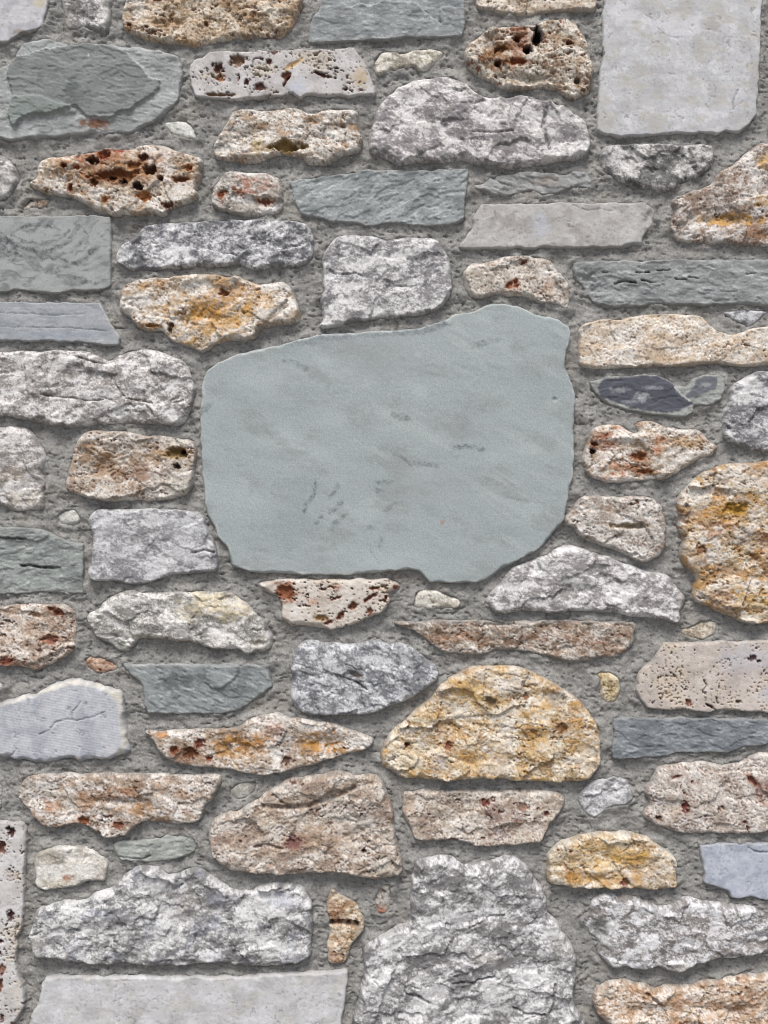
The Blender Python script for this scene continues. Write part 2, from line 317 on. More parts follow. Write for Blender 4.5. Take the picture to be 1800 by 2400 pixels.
# ------------------------------------------------------------------ the surveyed stones
PAL = {'rough': ((170,167,165),(230,228,226),(110,108,110)), 'tufa': ((212,202,188),(244,240,234),(156,134,114)),
 'slate': ((152,160,159),(194,201,199),(116,125,125)), 'sawn': ((200,200,201),(222,222,226),(168,168,174)),
 'trav': ((204,201,199),(224,222,222),(176,172,172)), 'plaque': ((168,177,179),(184,193,195),(150,160,162))}
RUST = (128,66,36); DRUST = (84,42,28); OCH = (196,146,62); BRN = (140,104,72); BLK = (30,26,24); CRM = (224,212,190); DKG = (72,74,80)
STONES = [
('sawn','pale lavender-grey smooth stone with a chipped rounded corner above the plated green slate','00 -120,-140 330,-140 318,0 300,100 283,165 250,195 215,205 150,215 100,250 60,275 0,278 -120,290',
 dict(c=((204,204,208),(224,224,228),(178,178,184)), ft=[('stain_shade','00',265,20,50,60,.5,(214,200,160)),('stain_shade','00',150,225,60,14,.7,(150,140,110))])),
('rough','small grey-white square stone between the lavender stone and the tan pitted stone','00 405,-150 400,60 420,120 425,175 480,185 545,182 590,195 650,205 705,225 715,170 725,60 720,-150',
 dict(H=26, smear=.8, sw=2, ft=[('stain_shade','00',480,60,60,70,.6,(138,134,122)),('stain_shade','00',690,20,40,60,.6,(140,138,128)),('stain_shade','00',440,150,25,25,.6,CRM)])),
('tufa','large tan crumbly pitted stone full of small brown pores','00 840,-40 805,40 795,100 805,190 850,215 930,250 1050,270 1150,275 1230,300 1330,290 1450,255 1600,240 | 10 0,225 60,240 150,245 190,215 240,175 270,100 300,60 300,-60 300,-150 0,-180 | 00 1200,-180 900,-150',
 dict(pits=.2, H=44, c=((208,192,168),(238,228,214),(158,130,104)), bl=[((176,144,108),70,-.05,.6)], ft=[('stain_shade','00',880,80,90,90,.8,(232,228,222)),('pit','00',1110,170,110,28,10,(186,158,128)),('pit','00',960,200,14,10,6,DRUST),('pit','00',850,185,18,16,6,DRUST),('pit','00',1040,15,40,12,6,DRUST),('pit','00',1345,180,16,18,7,(110,70,40)),('bump','10',100,120,120,90,10)])),
('slate','grey-green cleft slate with wavy raised layers and a straight sawn bottom edge','10 440,-200 425,0 400,80 365,125 350,165 340,285 600,272 860,258 1110,245 1340,240 1352,150 1360,0 1362,-200',
 dict(k=.7, c=((144,152,153),(188,196,196),(114,122,124)), ft=[('plate','10 430,-200 520,-10 560,30 600,70 660,40 760,50 840,0 900,-40 900,-200',-7),('plate','10 1030,-200 1030,0 1060,60 1110,110 1200,170 1180,70 1240,60 1380,70 1380,-200',-7),('line','10 580,72 660,40 760,50 840,0',1.6,-2,(206,212,212),.6),('line','10 1030,0 1060,60 1110,110 1200,170',1.6,-2,(206,212,212),.6)])),
('tufa','cream stone with fine rust pores above the stone with two black holes','10 1430,0 1435,50 1450,55 1520,55 1560,75 1659,85 | 20 0,100 80,95 200,75 350,65 440,70 480,60 540,70 540,0 540,-150 | 10 1430,-150',
 dict(H=30, R=14, pits=.36, k=.6, c=((216,203,184),(236,228,216),(180,160,140)))),
('sawn','big pale grey square-cut slab with smooth mottled face','20 605,-200 600,40 583,100 590,150 580,300 595,350 570,450 558,650 548,850 600,870 700,888 850,880 1000,870 1100,865 1160,870 1230,862 1330,870 1380,850 1440,862 1480,855 1540,800 1580,745 1590,600 1605,300 1615,0 1618,-200',
 dict(H=30, smear=.2, k=.8, c=((201,202,204),(224,225,228),(182,181,181)), bl=[((190,186,176),70,.08,.6),((188,190,198),40,.12,.4)], ft=[('stain_shade','20',1270,180,70,60,.5,(168,162,154)),('stain_shade','20',730,130,90,60,.6,(226,226,230)),('stain_shade','20',1060,200,150,80,.6,(224,224,230)),('line','20 1450,600 1420,660 1420,720',3,2,(150,150,160),.7),('line','20 880,90 900,180 1000,260 1100,260',1.4,1,(170,170,176),.6)])),
('slate','large green-grey slate with a raised flaking plate and a rust patch at its foot','00 -150,450 0,450 90,400 100,350 150,285 220,253 290,253 420,280 500,290 560,278 680,295 800,295 930,310 1050,330 1160,360 1185,420 1180,560 1165,640 1130,700 1060,760 960,810 880,855 830,865 700,870 450,885 200,905 100,915 0,910 -150,900',
 dict(H=30, R=12, k=.75, smear=.45, c=((162,168,166),(196,202,200),(138,144,142)), ft=[('plate','00 60,480 100,400 300,340 450,320 520,290 760,330 830,345 860,400 920,450 980,525 1050,535 1040,590 980,650 900,700 860,735 780,745 730,790 620,780 570,770 510,700 380,750 250,760 150,790 125,840 90,830 70,740 100,660 90,590',7,(122,128,126),.75),('stain_shade','00',630,820,105,34,.9,(126,84,58)),('plate','00 100,650 250,640 400,690 510,720 500,760 380,755 250,765 150,795 125,845 90,835 70,740',4,(142,152,148),.7),('stain_shade','00',490,600,45,90,.7,(92,98,98)),('stain_shade','00',280,530,30,30,.7,(96,102,106)),('stain_shade','00',700,520,60,60,.4,(104,112,110)),('stain_shade','00',230,290,130,50,.55,(178,186,184)),('stain_shade','00',140,420,40,40,.6,(100,106,104)),('line','00 830,345 860,400 920,450 980,525 1050,535',2,-2,(196,204,200),.6),('stain_shade','00',590,380,10,10,.8,(220,222,218)),('stain_shade','00',820,670,40,30,.6,(98,106,106)),('stain_shade','00',330,480,120,70,.5,(112,118,116)),('stain_shade','00',620,470,150,60,.35,(150,155,153)),('stain_shade','00',560,660,90,60,.55,(98,104,102)),('stain_shade','00',1080,450,90,70,.4,(136,142,140)),('stain_shade','00',900,600,60,50,.45,(106,112,110)),('stain_shade','00',950,330,200,24,.6,(184,190,188))])),
('trav','pale grey flat travertine strip with clusters of dark red pits','00 1235,430 1260,395 1310,375 1350,340 1450,335 1659,335 | 10 0,328 200,328 400,325 560,318 640,320 690,380 730,470 760,545 780,600 770,620 600,628 400,625 330,615 290,640 240,600 200,615 150,630 0,640 | 00 1500,655 1330,640 1265,625 1240,555 1230,480',
 dict(H=30, pits=.43, smear=.25, ft=[('pit','00',1540,410,45,42,14,(128,98,76)),('pit','00',1420,460,28,38,12,DRUST),('pit','00',1435,525,34,24,8,(150,104,66)),('pit','00',1385,440,12,14,8,DRUST),('pit','00',1605,550,18,20,10,DRUST),('pit','00',1555,520,8,24,8,DRUST),('pit','00',1420,630,110,10,8,(120,90,60)),('pit','10',120,355,40,16,9,DRUST),('pit','10',200,510,30,30,9,(120,74,52)),('pit','10',430,500,60,14,9,DRUST,20),('pit','10',520,460,16,8,9,DRUST),('pit','10',580,595,16,10,9,DRUST),('pit','10',685,600,16,8,7,RUST),('pit','10',30,580,40,26,8,DRUST),('pit','10',40,400,14,10,8,DRUST),('stain_shade','10',680,520,50,60,.5,(206,176,120)),('stain_shade','10',280,580,60,50,.6,(200,206,222)),('pit','10',240,440,70,16,4,(206,176,130),-30),('pit','10',90,420,20,20,8,DRUST),('pit','10',200,545,60,10,8,DRUST,-60)])),
('rough','small cream crumbly stone wedged under the sawn-edged slate','10 760,395 800,350 860,330 960,345 1060,320 1130,315 1220,330 1215,380 1170,400 1130,450 1090,470 1030,435 970,440 870,465 790,500 770,450',
 dict(H=24, c=((196,190,176),(228,224,214),(146,140,124)), ft=[('bump','10',980,470,80,30,-12)])),
('tufa','brown and white spongy stone with two deep black holes','10 1370,280 1430,240 1480,215 1540,180 1600,165 1659,168 | 20 0,170 80,170 150,160 200,145 290,130 350,130 420,160 450,200 490,300 520,400 535,445 520,470 500,520 520,570 480,610 430,630 380,640 340,610 290,575 200,560 100,580 50,575 -60,570 | 10 1560,540 1480,500 1420,470 1370,410 1350,350',
 dict(H=54, pits=.2, c=((204,192,174),(238,232,222),(150,122,96)), pc=(120,70,44), ft=[('stain_shade','10',1580,390,110,80,.85,(146,100,54)),('stain_shade','20',30,300,140,110,.6,(150,92,62)),('pit','20',155,262,36,58,60,BLK),('pit','20',92,352,32,32,55,BLK),('pit','10',1555,440,22,24,20,DRUST),('pit','10',1580,350,40,30,16,(110,70,40)),('pit','20',410,555,20,20,14,(96,84,70)),('stain_shade','20',120,530,190,40,.75,(176,172,160)),('bump','20',130,540,200,40,-16),('pit','20',360,310,30,14,10,DRUST),('pit','20',20,430,60,20,10,RUST),('pit','20',20,285,30,24,16,DRUST)])),  # grey-beige band along the foot paints the shaded underside into the colour
('tufa','cream craggy stone with an ochre hollow along its lower edge','00 1375,960 1390,920 1480,780 1500,740 1550,710 1620,705 | 10 0,715 100,712 200,705 260,705 330,735 400,730 440,705 560,712 660,720 668,850 690,920 680,970 600,990 500,1030 480,1055 400,1070 330,1050 300,1020 200,1000 100,1010 40,1045 0,1050 | 00 1600,1050 1480,1040 1400,1020',
 dict(H=44, pits=.4, c=((206,198,186),(240,237,232),(160,142,124)), bl=[((178,138,98),46,.12,.7)], ft=[('pit','10',200,970,110,36,26,(150,122,72)),('stain_shade','10',30,960,60,60,.6,(206,180,120)),('bump','00',1440,980,70,50,-10),('stain_shade','00',1450,970,110,50,.7,(190,190,186)),('stain_shade','00',1600,880,110,30,.5,(150,116,80))])),
('rough','large rounded grey-white boulder with a hump and a crack down one end','10 725,930 745,850 770,800 760,770 800,680 830,640 890,590 960,540 1060,515 1130,495 1200,487 1270,490 1330,520 1400,580 1460,610 1540,630 1659,625 | 20 0,620 100,625 200,640 300,670 370,710 420,750 470,760 490,810 495,860 510,890 500,960 480,1000 400,1030 330,1025 280,1045 200,1060 0,1085 | 10 1600,1070 1500,1050 1420,1055 1330,1020 1270,1040 1160,1045 1080,1040 1000,1050 930,1070 880,1040 820,1010 740,990',
 dict(H=54, R=34, k=.85, c=((182,178,176),(232,230,229),(128,124,128)), ft=[('line','20 200,690 210,760 195,850 215,930 230,990',6,12,(110,108,112),.5),('line','10 1400,880 1500,880 1560,885 1659,870',3,6,(120,116,110),.5),('stain_shade','20',330,850,110,120,.35,(160,158,164))])),
('rough','tiny white-green chip below the plated green slate','00 1062,795 1130,790 1190,785 1240,800 1260,850 1283,900 1250,910 1180,885 1110,875',
 dict(H=16, k=.5, c=((206,206,196),(232,232,226),(150,152,140)))),
('tufa','white and rust honeycombed stone with many deep red-brown holes','00 175,1190 235,1150 240,1060 270,1030 400,1010 500,1005 600,985 650,970 790,965 850,965 900,940 980,935 1080,945 1150,985 1280,1010 1310,1030 1315,1070 1290,1100 1310,1150 1280,1190 1265,1230 1285,1280 1240,1300 1180,1330 1110,1345 1060,1395 980,1375 900,1390 800,1385 700,1385 620,1365 560,1320 470,1270 380,1260 290,1245 220,1215',
 dict(H=52, pits=.36, c=((212,200,184),(240,236,230),(170,146,120)), ft=[('stain_shade','00',760,1120,420,110,.55,(196,140,90)),('stain_shade','00',620,1040,160,60,.7,(170,96,60)),('stain_shade','00',1020,1060,120,70,.6,(160,96,54)),('pit','00',760,1160,150,42,20,(120,70,38)),('pit','00',615,1060,38,28,24,(60,30,22)),('pit','00',690,1020,48,34,20,(140,74,48)),('pit','00',985,1120,44,34,26,(84,46,28)),('pit','00',940,1040,32,30,18,(96,50,30)),('pit','00',880,1090,60,24,12,(132,84,44)),('pit','00',820,1200,28,22,30,(50,28,20)),('pit','00',910,1230,36,26,26,(60,32,22)),('pit','00',740,1170,26,18,20,(64,36,24)),('pit','00',625,1205,26,26,16,(96,54,30)),('pit','00',1055,1175,18,14,16,(80,36,24)),('pit','00',435,1100,20,20,16,(104,50,32)),('pit','00',475,1235,16,30,14,(104,50,32)),('pit','00',515,1105,20,14,10,(150,82,50)),('pit','00',1100,1350,46,24,14,(100,60,38)),('pit','00',1190,1185,60,20,14,(120,72,40)),('pit','00',1240,1110,26,20,10,(150,90,54)),('pit','00',790,990,40,20,10,(140,70,46)),('pit','00',950,1290,50,30,10,(170,110,62)),('pit','00',700,1310,24,20,8,(160,104,70)),('stain_shade','00',1090,990,130,50,.6,(228,226,224)),('bump','00',330,1120,120,60,6)])),
('rough','rounded pale grey stone at the end of the course holding the honeycombed stone','00 -120,1010 0,1005 60,1040 110,1090 125,1140 110,1190 90,1230 50,1290 0,1295 -120,1290',
 dict(H=36, c=((190,187,184),(232,230,228),(140,136,134)))),
('tufa','thin cream chip sunk in mortar below the honeycombed stone','00 135,1365 175,1320 200,1285 260,1300 320,1290 330,1320 280,1345 220,1350 180,1365',
 dict(H=12, k=.4, c=((196,190,178),(220,214,204),(160,140,120)), ft=[('stain_shade','00',290,1315,50,20,.7,(150,92,66))])),
('tufa','small squarish white stone with a rust-orange patch in its middle','00 1370,1230 1400,1190 1440,1140 1490,1115 1560,1110 1659,1120 | 10 50,1125 150,1145 165,1200 180,1300 175,1340 120,1385 0,1400 | 00 1600,1395 1500,1380 1400,1355 1375,1320',
 dict(H=38, pits=.38, c=((208,204,198),(238,236,232),(168,160,150)), ft=[('stain_shade','00',1570,1220,70,70,.8,(160,90,50)),('stain_shade','10',30,1220,90,80,.55,(176,110,74)),('pit','00',1440,1280,24,20,8,(140,76,50)),('pit','10',60,1315,40,24,8,(130,76,50)),('stain_shade','00',1450,1330,30,20,.6,(150,86,60))])),
('slate','long grey-green slate with a pointed top and ragged underside','10 215,1185 260,1165 380,1150 500,1135 620,1125 720,1095 800,1105 1000,1105 1200,1100 1375,1100 1370,1200 1355,1330 1345,1430 1270,1465 1100,1465 930,1455 850,1445 770,1468 700,1468 620,1445 500,1445 400,1415 280,1390 250,1300 235,1230',
 dict(ang=-18, R=7, c=((150,159,159),(196,204,203),(116,126,127)))),
('slate','thin grey sliver of slate beneath the humped boulder','10 1400,1190 1450,1195 1520,1150 1600,1135 1659,1130 | 20 0,1130 50,1105 100,1110 250,1120 350,1130 400,1105 490,1110 520,1180 515,1220 430,1215 350,1235 280,1265 180,1265 130,1240 60,1255 0,1262 | 10 1600,1275 1540,1270 1480,1235 1410,1225',
 dict(H=22, R=10, c=((158,162,160),(200,202,200),(124,126,124)), ft=[('stain_shade','20',220,1180,90,40,.6,(140,128,118)),('line','10 1520,1150 1590,1200 1650,1215',3,5,(130,132,130),.5)])),
('rough','grey stone heavily blotched with black, below the big square-cut slab','20 590,950 650,938 800,935 1000,937 1200,935 1300,940 1305,1000 1315,1050 1280,1090 1200,1140 1100,1180 1040,1210 1000,1240 920,1225 850,1220 780,1200 700,1180 640,1140 590,1100 570,1030',
 dict(H=34, R=22, c=((172,170,168),(224,222,220),(96,95,96)), bl=[((66,66,66),40,.05,.85,1.2)], ft=[('stain_shade','20',640,1010,80,90,.6,(206,204,204)),('stain_shade','20',950,1060,200,80,.35,(90,88,84)),('stain_shade','20',1230,1000,60,60,.4,(180,178,172))])),
('tufa','big sloping stone of cream, brown and ochre bands below the square-cut slab','20 1800,920 1659,925 1590,940 1545,975 1500,1000 1440,1060 1350,1110 1320,1170 1250,1220 1130,1250 1050,1290 1040,1330 1060,1370 1030,1430 1035,1490 1050,1540 1110,1560 1200,1570 1300,1585 1380,1560 1460,1590 1560,1585 1659,1595 1800,1600',
 dict(H=46, ang=-28, pits=.42, c=((196,186,176),(232,228,224),(136,114,98)), bl=[((158,126,106),50,.1,.6)], ft=[('stain_shade','20',1380,1440,220,44,.9,(206,160,86),0,-28),('bump','20',1400,1440,200,44,-10),('stain_shade','20',1620,1070,70,50,.85,(206,164,96)),('stain_shade','20',1620,1320,90,40,.8,(214,172,106)),('stain_shade','20',1600,1540,140,40,.7,(150,106,70)),('stain_shade','20',1300,1320,90,60,.5,(146,140,136)),('stain_shade','20',1110,1440,60,60,.6,(214,210,206))])),
('slate','flat sawn grey slate with dark swirling wavy veins','00 -150,1408 200,1405 500,1403 720,1403 725,1480 724,1659 | 01 722,200 640,225 480,225 420,238 330,245 200,230 100,215 50,238 -150,235',
 dict(H=26, R=4, k=.06, fl=.3, ink=.8, c=((164,170,168),(182,188,186),(146,153,152)), ft=[('swirl',),('line','00 551,1564 470,1641 342,1684 197,1684 69,1641 -11,1564',6.0,0,(78,83,84),.95),('line','00 486,1565 402,1617 287,1639 168,1627 72,1582 23,1516',4.4,0,(78,83,84),.95),('line','00 461,1499 422,1547 346,1580 251,1589 159,1573 91,1535',4.4,0,(78,83,84),.95),('line','00 146,1486 176,1470 223,1461 276,1461 323,1470 353,1486',5.0,0,(78,83,84),.95),('line','00 102,1519 133,1493 194,1475 271,1470 344,1479 398,1500',4.0,0,(78,83,84),.95),('line','00 500,1456 549,1489 576,1535 576,1584 549,1630 500,1663',4.0,0,(78,83,84),.95),('line','00 10,1568 46,1560 80,1575 98,1607 94,1644 70,1671',8.0,0,(78,83,84),.95),('line','00 -14,1562 33,1550 80,1565 112,1603 119,1652 98,1697',6.0,0,(78,83,84),.95),('line','00 525,1728 478,1718 436,1702 402,1680 377,1652 363,1622',4.4,0,(78,83,84),.95),('line','00 0,1540 60,1570 140,1600 210,1640 280,1655 360,1625 440,1580 490,1520 520,1470',6.4,0,(78,83,84),.95),('line','01 200,40 260,95 330,105 420,90 500,60 560,30 600,-10',9.0,0,(78,83,84),.95),('line','01 430,185 500,155 560,165',8.0,0,(78,83,84),.95),('line','01 480,195 560,180 600,175',6.0,0,(78,83,84),.95),('line','01 620,190 720,160',4.0,0,(78,83,84),.95),('line','00 10,1600 30,1640 20,1659',18.0,0,(78,83,84),.95),('line','00 170,1500 230,1510 250,1490',6.0,0,(78,83,84),.95),('line','00 600,1640 640,1620',10.0,0,(78,83,84),.95),('line','00 660,1540 720,1500',4.0,0,(78,83,84),.95),('line','01 200,-40 270,10 330,0 350,-30',6.0,0,(78,83,84),.95),('line','00 20,1560 100,1610 180,1659 | 01 240,40',4.0,0,(78,83,84),.95)])),
('rough','long stone mottled black and white above the ochre-faced stone','00 780,1590 830,1560 900,1530 930,1470 1010,1450 1150,1445 1300,1435 1500,1430 1659,1425 | 10 0,1420 100,1430 200,1430 300,1440 340,1465 365,1520 375,1600 370,1659 | 11 360,20 300,50 180,70 100,70 0,90 | 01 1600,75 1550,50 1500,45 1460,65 1350,65 1260,75 1180,70 1050,80 950,95 850,85 800,65 760,40 750,10',
 dict(H=40, R=20, c=((182,182,184),(232,232,233),(88,90,96)), bl=[((74,77,86),30,.1,.8,1.5)], ft=[('stain_shade','00',1110,1530,80,34,.8,(66,70,82)),('stain_shade','10',60,1590,70,70,.6,(76,80,90)),('stain_shade','10',290,1510,60,20,.7,(70,74,80),0,40),('bump','10',180,1560,60,60,8)])),
('tufa','white stone with a broad ochre-yellow crumbly face touching the plaque mortar','01 770,300 790,220 830,180 900,150 1000,140 1090,145 1150,125 1250,118 1400,120 1480,140 1540,130 1600,150 1659,185 | 11 60,180 130,165 180,170 230,210 255,270 270,330 288,400 260,440 180,430 80,450 0,480 | 01 1659,520 1580,545 1500,535 1420,560 1350,600 1310,620 1240,590 1150,560 1090,530 1050,480 1000,490 940,475 890,470 860,400 800,370 770,330',
 dict(H=50, pits=.34, pc=(140,92,46), c=((212,202,188),(242,238,232),(170,148,122)), ft=[('stain_shade','01',1350,400,270,150,.8,(206,160,88)),('stain_shade','01',1500,250,200,90,.7,(206,156,90)),('stain_shade','01',1330,370,150,60,.75,(190,136,54)),('bump','01',1330,410,170,70,-14),('stain_shade','01',1000,200,120,30,.7,(206,160,100)),('pit','01',1460,250,30,28,12,(130,78,36)),('pit','01',1000,465,50,14,10,(150,106,60)),('pit','01',1120,460,20,18,10,(96,64,44)),('pit','01',1115,490,16,14,10,(80,60,44)),('stain_shade','11',60,300,90,60,.7,(206,158,84)),('stain_shade','01',880,320,90,100,.45,(196,190,184)),('bump','01',1300,160,250,40,8),('stain_shade','01',1250,560,70,30,.6,(206,160,80))])),
('rough','blocky grey-white stone directly above the plaque slab','10 430,1659 490,1560 530,1530 640,1525 760,1530 850,1560 920,1545 1050,1540 1150,1545 1190,1575 1230,1640 | 11 1250,20 1265,90 1270,180 1250,260 1200,320 1130,360 1050,385 940,395 840,410 780,400 700,410 600,425 530,455 470,465 400,460 440,420 440,380 425,330 412,280 440,220 430,130 435,60 430,10',
 dict(H=42, R=24, k=.8, c=((184,182,183),(232,231,231),(120,118,122)), ft=[('line','11 560,130 640,125 690,140',2.5,4,(100,98,98),.6),('stain_shade','11',540,420,80,40,.5,(206,204,198))])),
('sawn','long pale grey flat stone with a slanted cut end under the slate sliver','10 1390,1480 1410,1400 1460,1330 1500,1325 1659,1320 | 20 0,1320 200,1320 350,1310 500,1320 700,1312 850,1315 900,1330 930,1370 920,1440 880,1500 850,1540 845,1600 780,1585 700,1605 550,1605 300,1610 0,1613 | 10 1560,1615 1420,1620 1310,1612 1310,1590 1340,1560',
 dict(H=30, R=9, k=1.3, smear=.4, c=((190,188,185),(210,209,208),(166,163,160)), ft=[('stain_shade','20',180,1480,60,90,.5,(198,204,216)),('line','20 380,1340 480,1380 560,1370 640,1385',1.6,2,(150,148,144),.6),('bump','20',890,1450,40,120,-8)])),
('tufa','cream stone with small rust specks, low beside the plaque top','11 1345,180 1350,90 1400,40 1460,55 1500,40 1560,20 1620,0 1659,0 | 21 50,0 200,10 260,40 290,100 360,160 380,220 375,300 360,350 320,320 250,300 180,300 120,270 50,258 0,260 | 11 1659,265 1580,240 1500,250 1440,280 1380,260',
 dict(H=38, pits=.4, k=.8, c=((214,206,196),(236,231,224),(178,164,150)), ft=[('pit','11',1635,200,20,30,8,(140,88,60),40),('pit','21',20,185,20,30,10,(140,84,60)),('stain_shade','21',230,200,40,60,.55,(180,130,90)),('stain_shade','11',1420,190,90,80,.5,(188,184,172)),('pit','21',70,50,20,10,6,(130,80,64),-30)])),
('slate','long dark grey-green slate with short black open slits','21 400,45 440,28 600,30 900,25 1200,20 1500,18 1659,15 1820,15 1820,330 1659,335 1550,325 1450,320 1350,318 1250,325 1150,315 1050,320 900,315 760,335 640,345 560,330 520,300 500,250 450,190 410,150 395,90',
 dict(H=30, R=12, ang=4, c=((146,152,151),(188,194,193),(114,119,118)), ft=[('line','21 660,190 720,170 790,180',4,9,(40,42,42),.8),('line','21 830,168 900,182',2.4,8,(40,42,42),.8),('line','21 790,115 880,118',2.2,8,(40,42,42),.8),('line','21 930,105 1010,100',1.8,6,(50,52,52),.8),('line','21 1050,158 1120,160',2,7,(40,42,42),.8),('line','21 1130,145 1190,150',2,6,(40,42,42),.8),('line','21 580,115 610,115',2.6,6,(50,52,52),.8),('line','21 1500,130 1570,120',1.6,5,(60,62,62),.8),('bump','21',480,230,100,120,-14),('line','21 440,30 900,25 1300,20',1.6,-2,(196,202,202),.6)])),
('slate','pale blue-grey slate bar with faint parallel lines and a broken end','01 -150,298 100,300 300,305 500,308 650,308 680,350 720,440 760,500 780,525 775,578 680,575 600,570 500,555 400,560 300,545 200,555 100,550 0,552 -150,552',
 dict(H=30, R=4, k=.2, ang=2, fl=.3, smear=.3, c=((166,173,178),(186,193,197),(148,156,162)), ft=[('line','01 -150,372 200,382 380,392 560,382',1.6,1.5,(112,120,128),.75),('line','01 -150,462 200,470 450,472 700,492',1.4,1.5,(112,120,128),.75),('line','01 -150,335 300,338 600,330',1.2,.6,(150,158,164),.6),('stain_shade','01',300,520,400,24,.4,(146,156,170)),('line','01 650,308 720,440 780,525',2.5,0,(206,204,196),.7),('line','01 600,568 680,556',2.5,0,(220,220,218),.7)])),
('rough','long rough grey-white stone with a notched top beside the plaque shoulder','01 -150,620 0,625 100,615 250,620 400,610 500,615 560,620 620,650 700,680 760,650 830,620 900,605 980,600 1050,620 1100,650 1180,680 1225,720 1240,780 1255,850 1250,920 1230,1000 1210,1070 1150,1100 1080,1090 1000,1075 930,1085 850,1080 750,1090 650,1090 540,1095 460,1105 380,1095 300,1090 230,1070 150,1050 50,1040 0,1035 -150,1030',
 dict(H=46, R=34, c=((186,182,179),(234,233,232),(124,119,116)), ft=[('line','01 500,655 600,690 680,710 740,690 780,660',2.6,7,(110,106,102),.5),('stain_shade','01',200,770,250,110,.35,(150,142,134)),('line','01 280,900 380,920 480,925 600,945 690,940',2.4,6,(110,106,104),.5),('line','01 770,850 830,930 920,940 1000,960',2.4,6,(110,106,104),.5),('stain_shade','01',1090,750,90,40,.4,(130,130,134)),('bump','01',900,900,100,40,-8)])),
('rough','rounded grey-white stone beside the brown crystalline block','01 -150,1130 0,1110 80,1105 150,1110 200,1140 270,1220 295,1280 285,1350 260,1400 290,1460 285,1550 290,1600 270,1645 180,1640 100,1655 0,1610 -150,1600',
 dict(H=40, c=((192,188,184),(232,230,228),(136,128,122)), ft=[('stain_shade','01',90,1430,150,60,.4,(166,152,134)),('stain_shade','01',180,1570,110,60,.5,(222,214,196))])),
('tufa','brown crystalline block with a pale rim next to the plaque slab','01 440,1400 470,1290 490,1220 530,1155 620,1130 720,1135 850,1150 960,1170 1060,1165 1150,1185 1230,1190 1265,1230 1270,1300 1250,1350 1260,1420 1250,1500 1180,1560 1080,1575 980,1590 880,1580 750,1590 640,1575 560,1560 480,1545 420,1500',
 dict(H=40, pits=.34, pc=(108,68,50), c=((206,198,188),(236,231,224),(170,156,142)), ft=[('stain_shade','01',780,1370,330,170,.8,(162,132,104)),('stain_shade','01',650,1300,160,80,.5,(156,116,72)),('stain_shade','01',900,1420,140,60,.6,(120,84,66)),('pit','01',1150,1280,90,36,22,(130,104,60)),('pit','01',1195,1270,18,18,20,(70,44,30)),('pit','01',1160,1365,24,20,18,(60,44,34)),('bump','01',800,1370,300,130,-10),('stain_shade','01',1180,1480,90,80,.7,(190,188,178)),('stain_shade','01',480,1500,40,30,.5,(130,84,60)),('stain_shade','01',1180,1210,90,30,.7,(226,220,208))])),
('rough','tiny pale chip above the slit-marked grey slate','02 375,30 400,0 440,-20 500,-10 520,40 520,80 450,85 390,85', dict(H=14, k=.5, c=((196,196,190),(220,220,214),(160,160,154)))),
('slate','grey-green slate with one dark lengthwise slit beside the grey block','02 -150,95 100,98 260,105 350,150 450,190 545,205 545,300 540,420 543,528 450,528 350,518 250,515 150,530 0,528 -150,530',
 dict(H=26, c=((146,155,151),(184,192,188),(114,123,119)), ft=[('line','02 150,345 200,345 270,355 340,362 400,360',4.2,10,(66,68,68),.9),('line','02 0,162 80,170 180,172',2.6,7,(80,82,80),.8),('plate','02 -150,95 100,98 260,105 340,150 260,190 120,165 -150,160',5)])),
('rough','square grey block with smooth bluish sides at the plaque lower corner','02 590,20 615,0 | 01 640,1645 800,1650 1000,1640 1130,1650 1230,1659 | 02 1290,0 1330,40 1325,85 1370,160 1395,230 1415,310 1400,380 1300,390 1200,400 1110,400 1020,430 930,465 850,465 760,440 620,445 580,420 580,370 600,310 595,250 610,200 600,130 580,80',
 dict(H=44, R=14, k=.55, c=((176,177,179),(222,222,224),(128,127,130)), ft=[('stain_shade','02',700,100,110,90,.4,(200,202,206)),('stain_shade','02',1250,120,130,90,.6,(198,200,204)),('stain_shade','02',900,130,180,60,.45,(140,138,138)),('stain_shade','02',1290,310,120,70,.3,(150,152,162)),('line','02 1260,260 1340,245 1400,260',3,8,(130,130,136),.5)])),
('plaque','large smooth blank grey-green honed slab with an irregular outline','11 0,605 150,580 250,545 400,515 500,500 620,498 780,485 900,478 1060,468 1150,440 1240,410 1280,382 1330,380 1400,365 1450,345 1490,315 1530,305 1600,308 1659,320 | 21 0,320 60,335 150,375 250,395 310,410 345,445 372,465 372,560 350,640 343,720 370,800 395,840 410,900 405,1000 400,1150 405,1300 390,1420 370,1540 350,1640 | 22 340,50 310,85 250,150 210,210 150,250 60,300 0,335 | 12 1600,365 1540,410 1490,440 1440,458 1300,458 1130,455 1095,425 1050,385 1000,370 900,380 740,398 600,410 400,408 250,402 100,398 0,392 | 02 1560,365 1500,355 1490,300 1480,250 1440,190 1410,150 1390,90 1350,40 1340,0 | 01 1330,1580 1315,1500 1312,1400 1305,1250 1300,1150 1295,1050 1298,960 1310,850 1325,780 1345,740 1400,700 1500,650 1600,620',
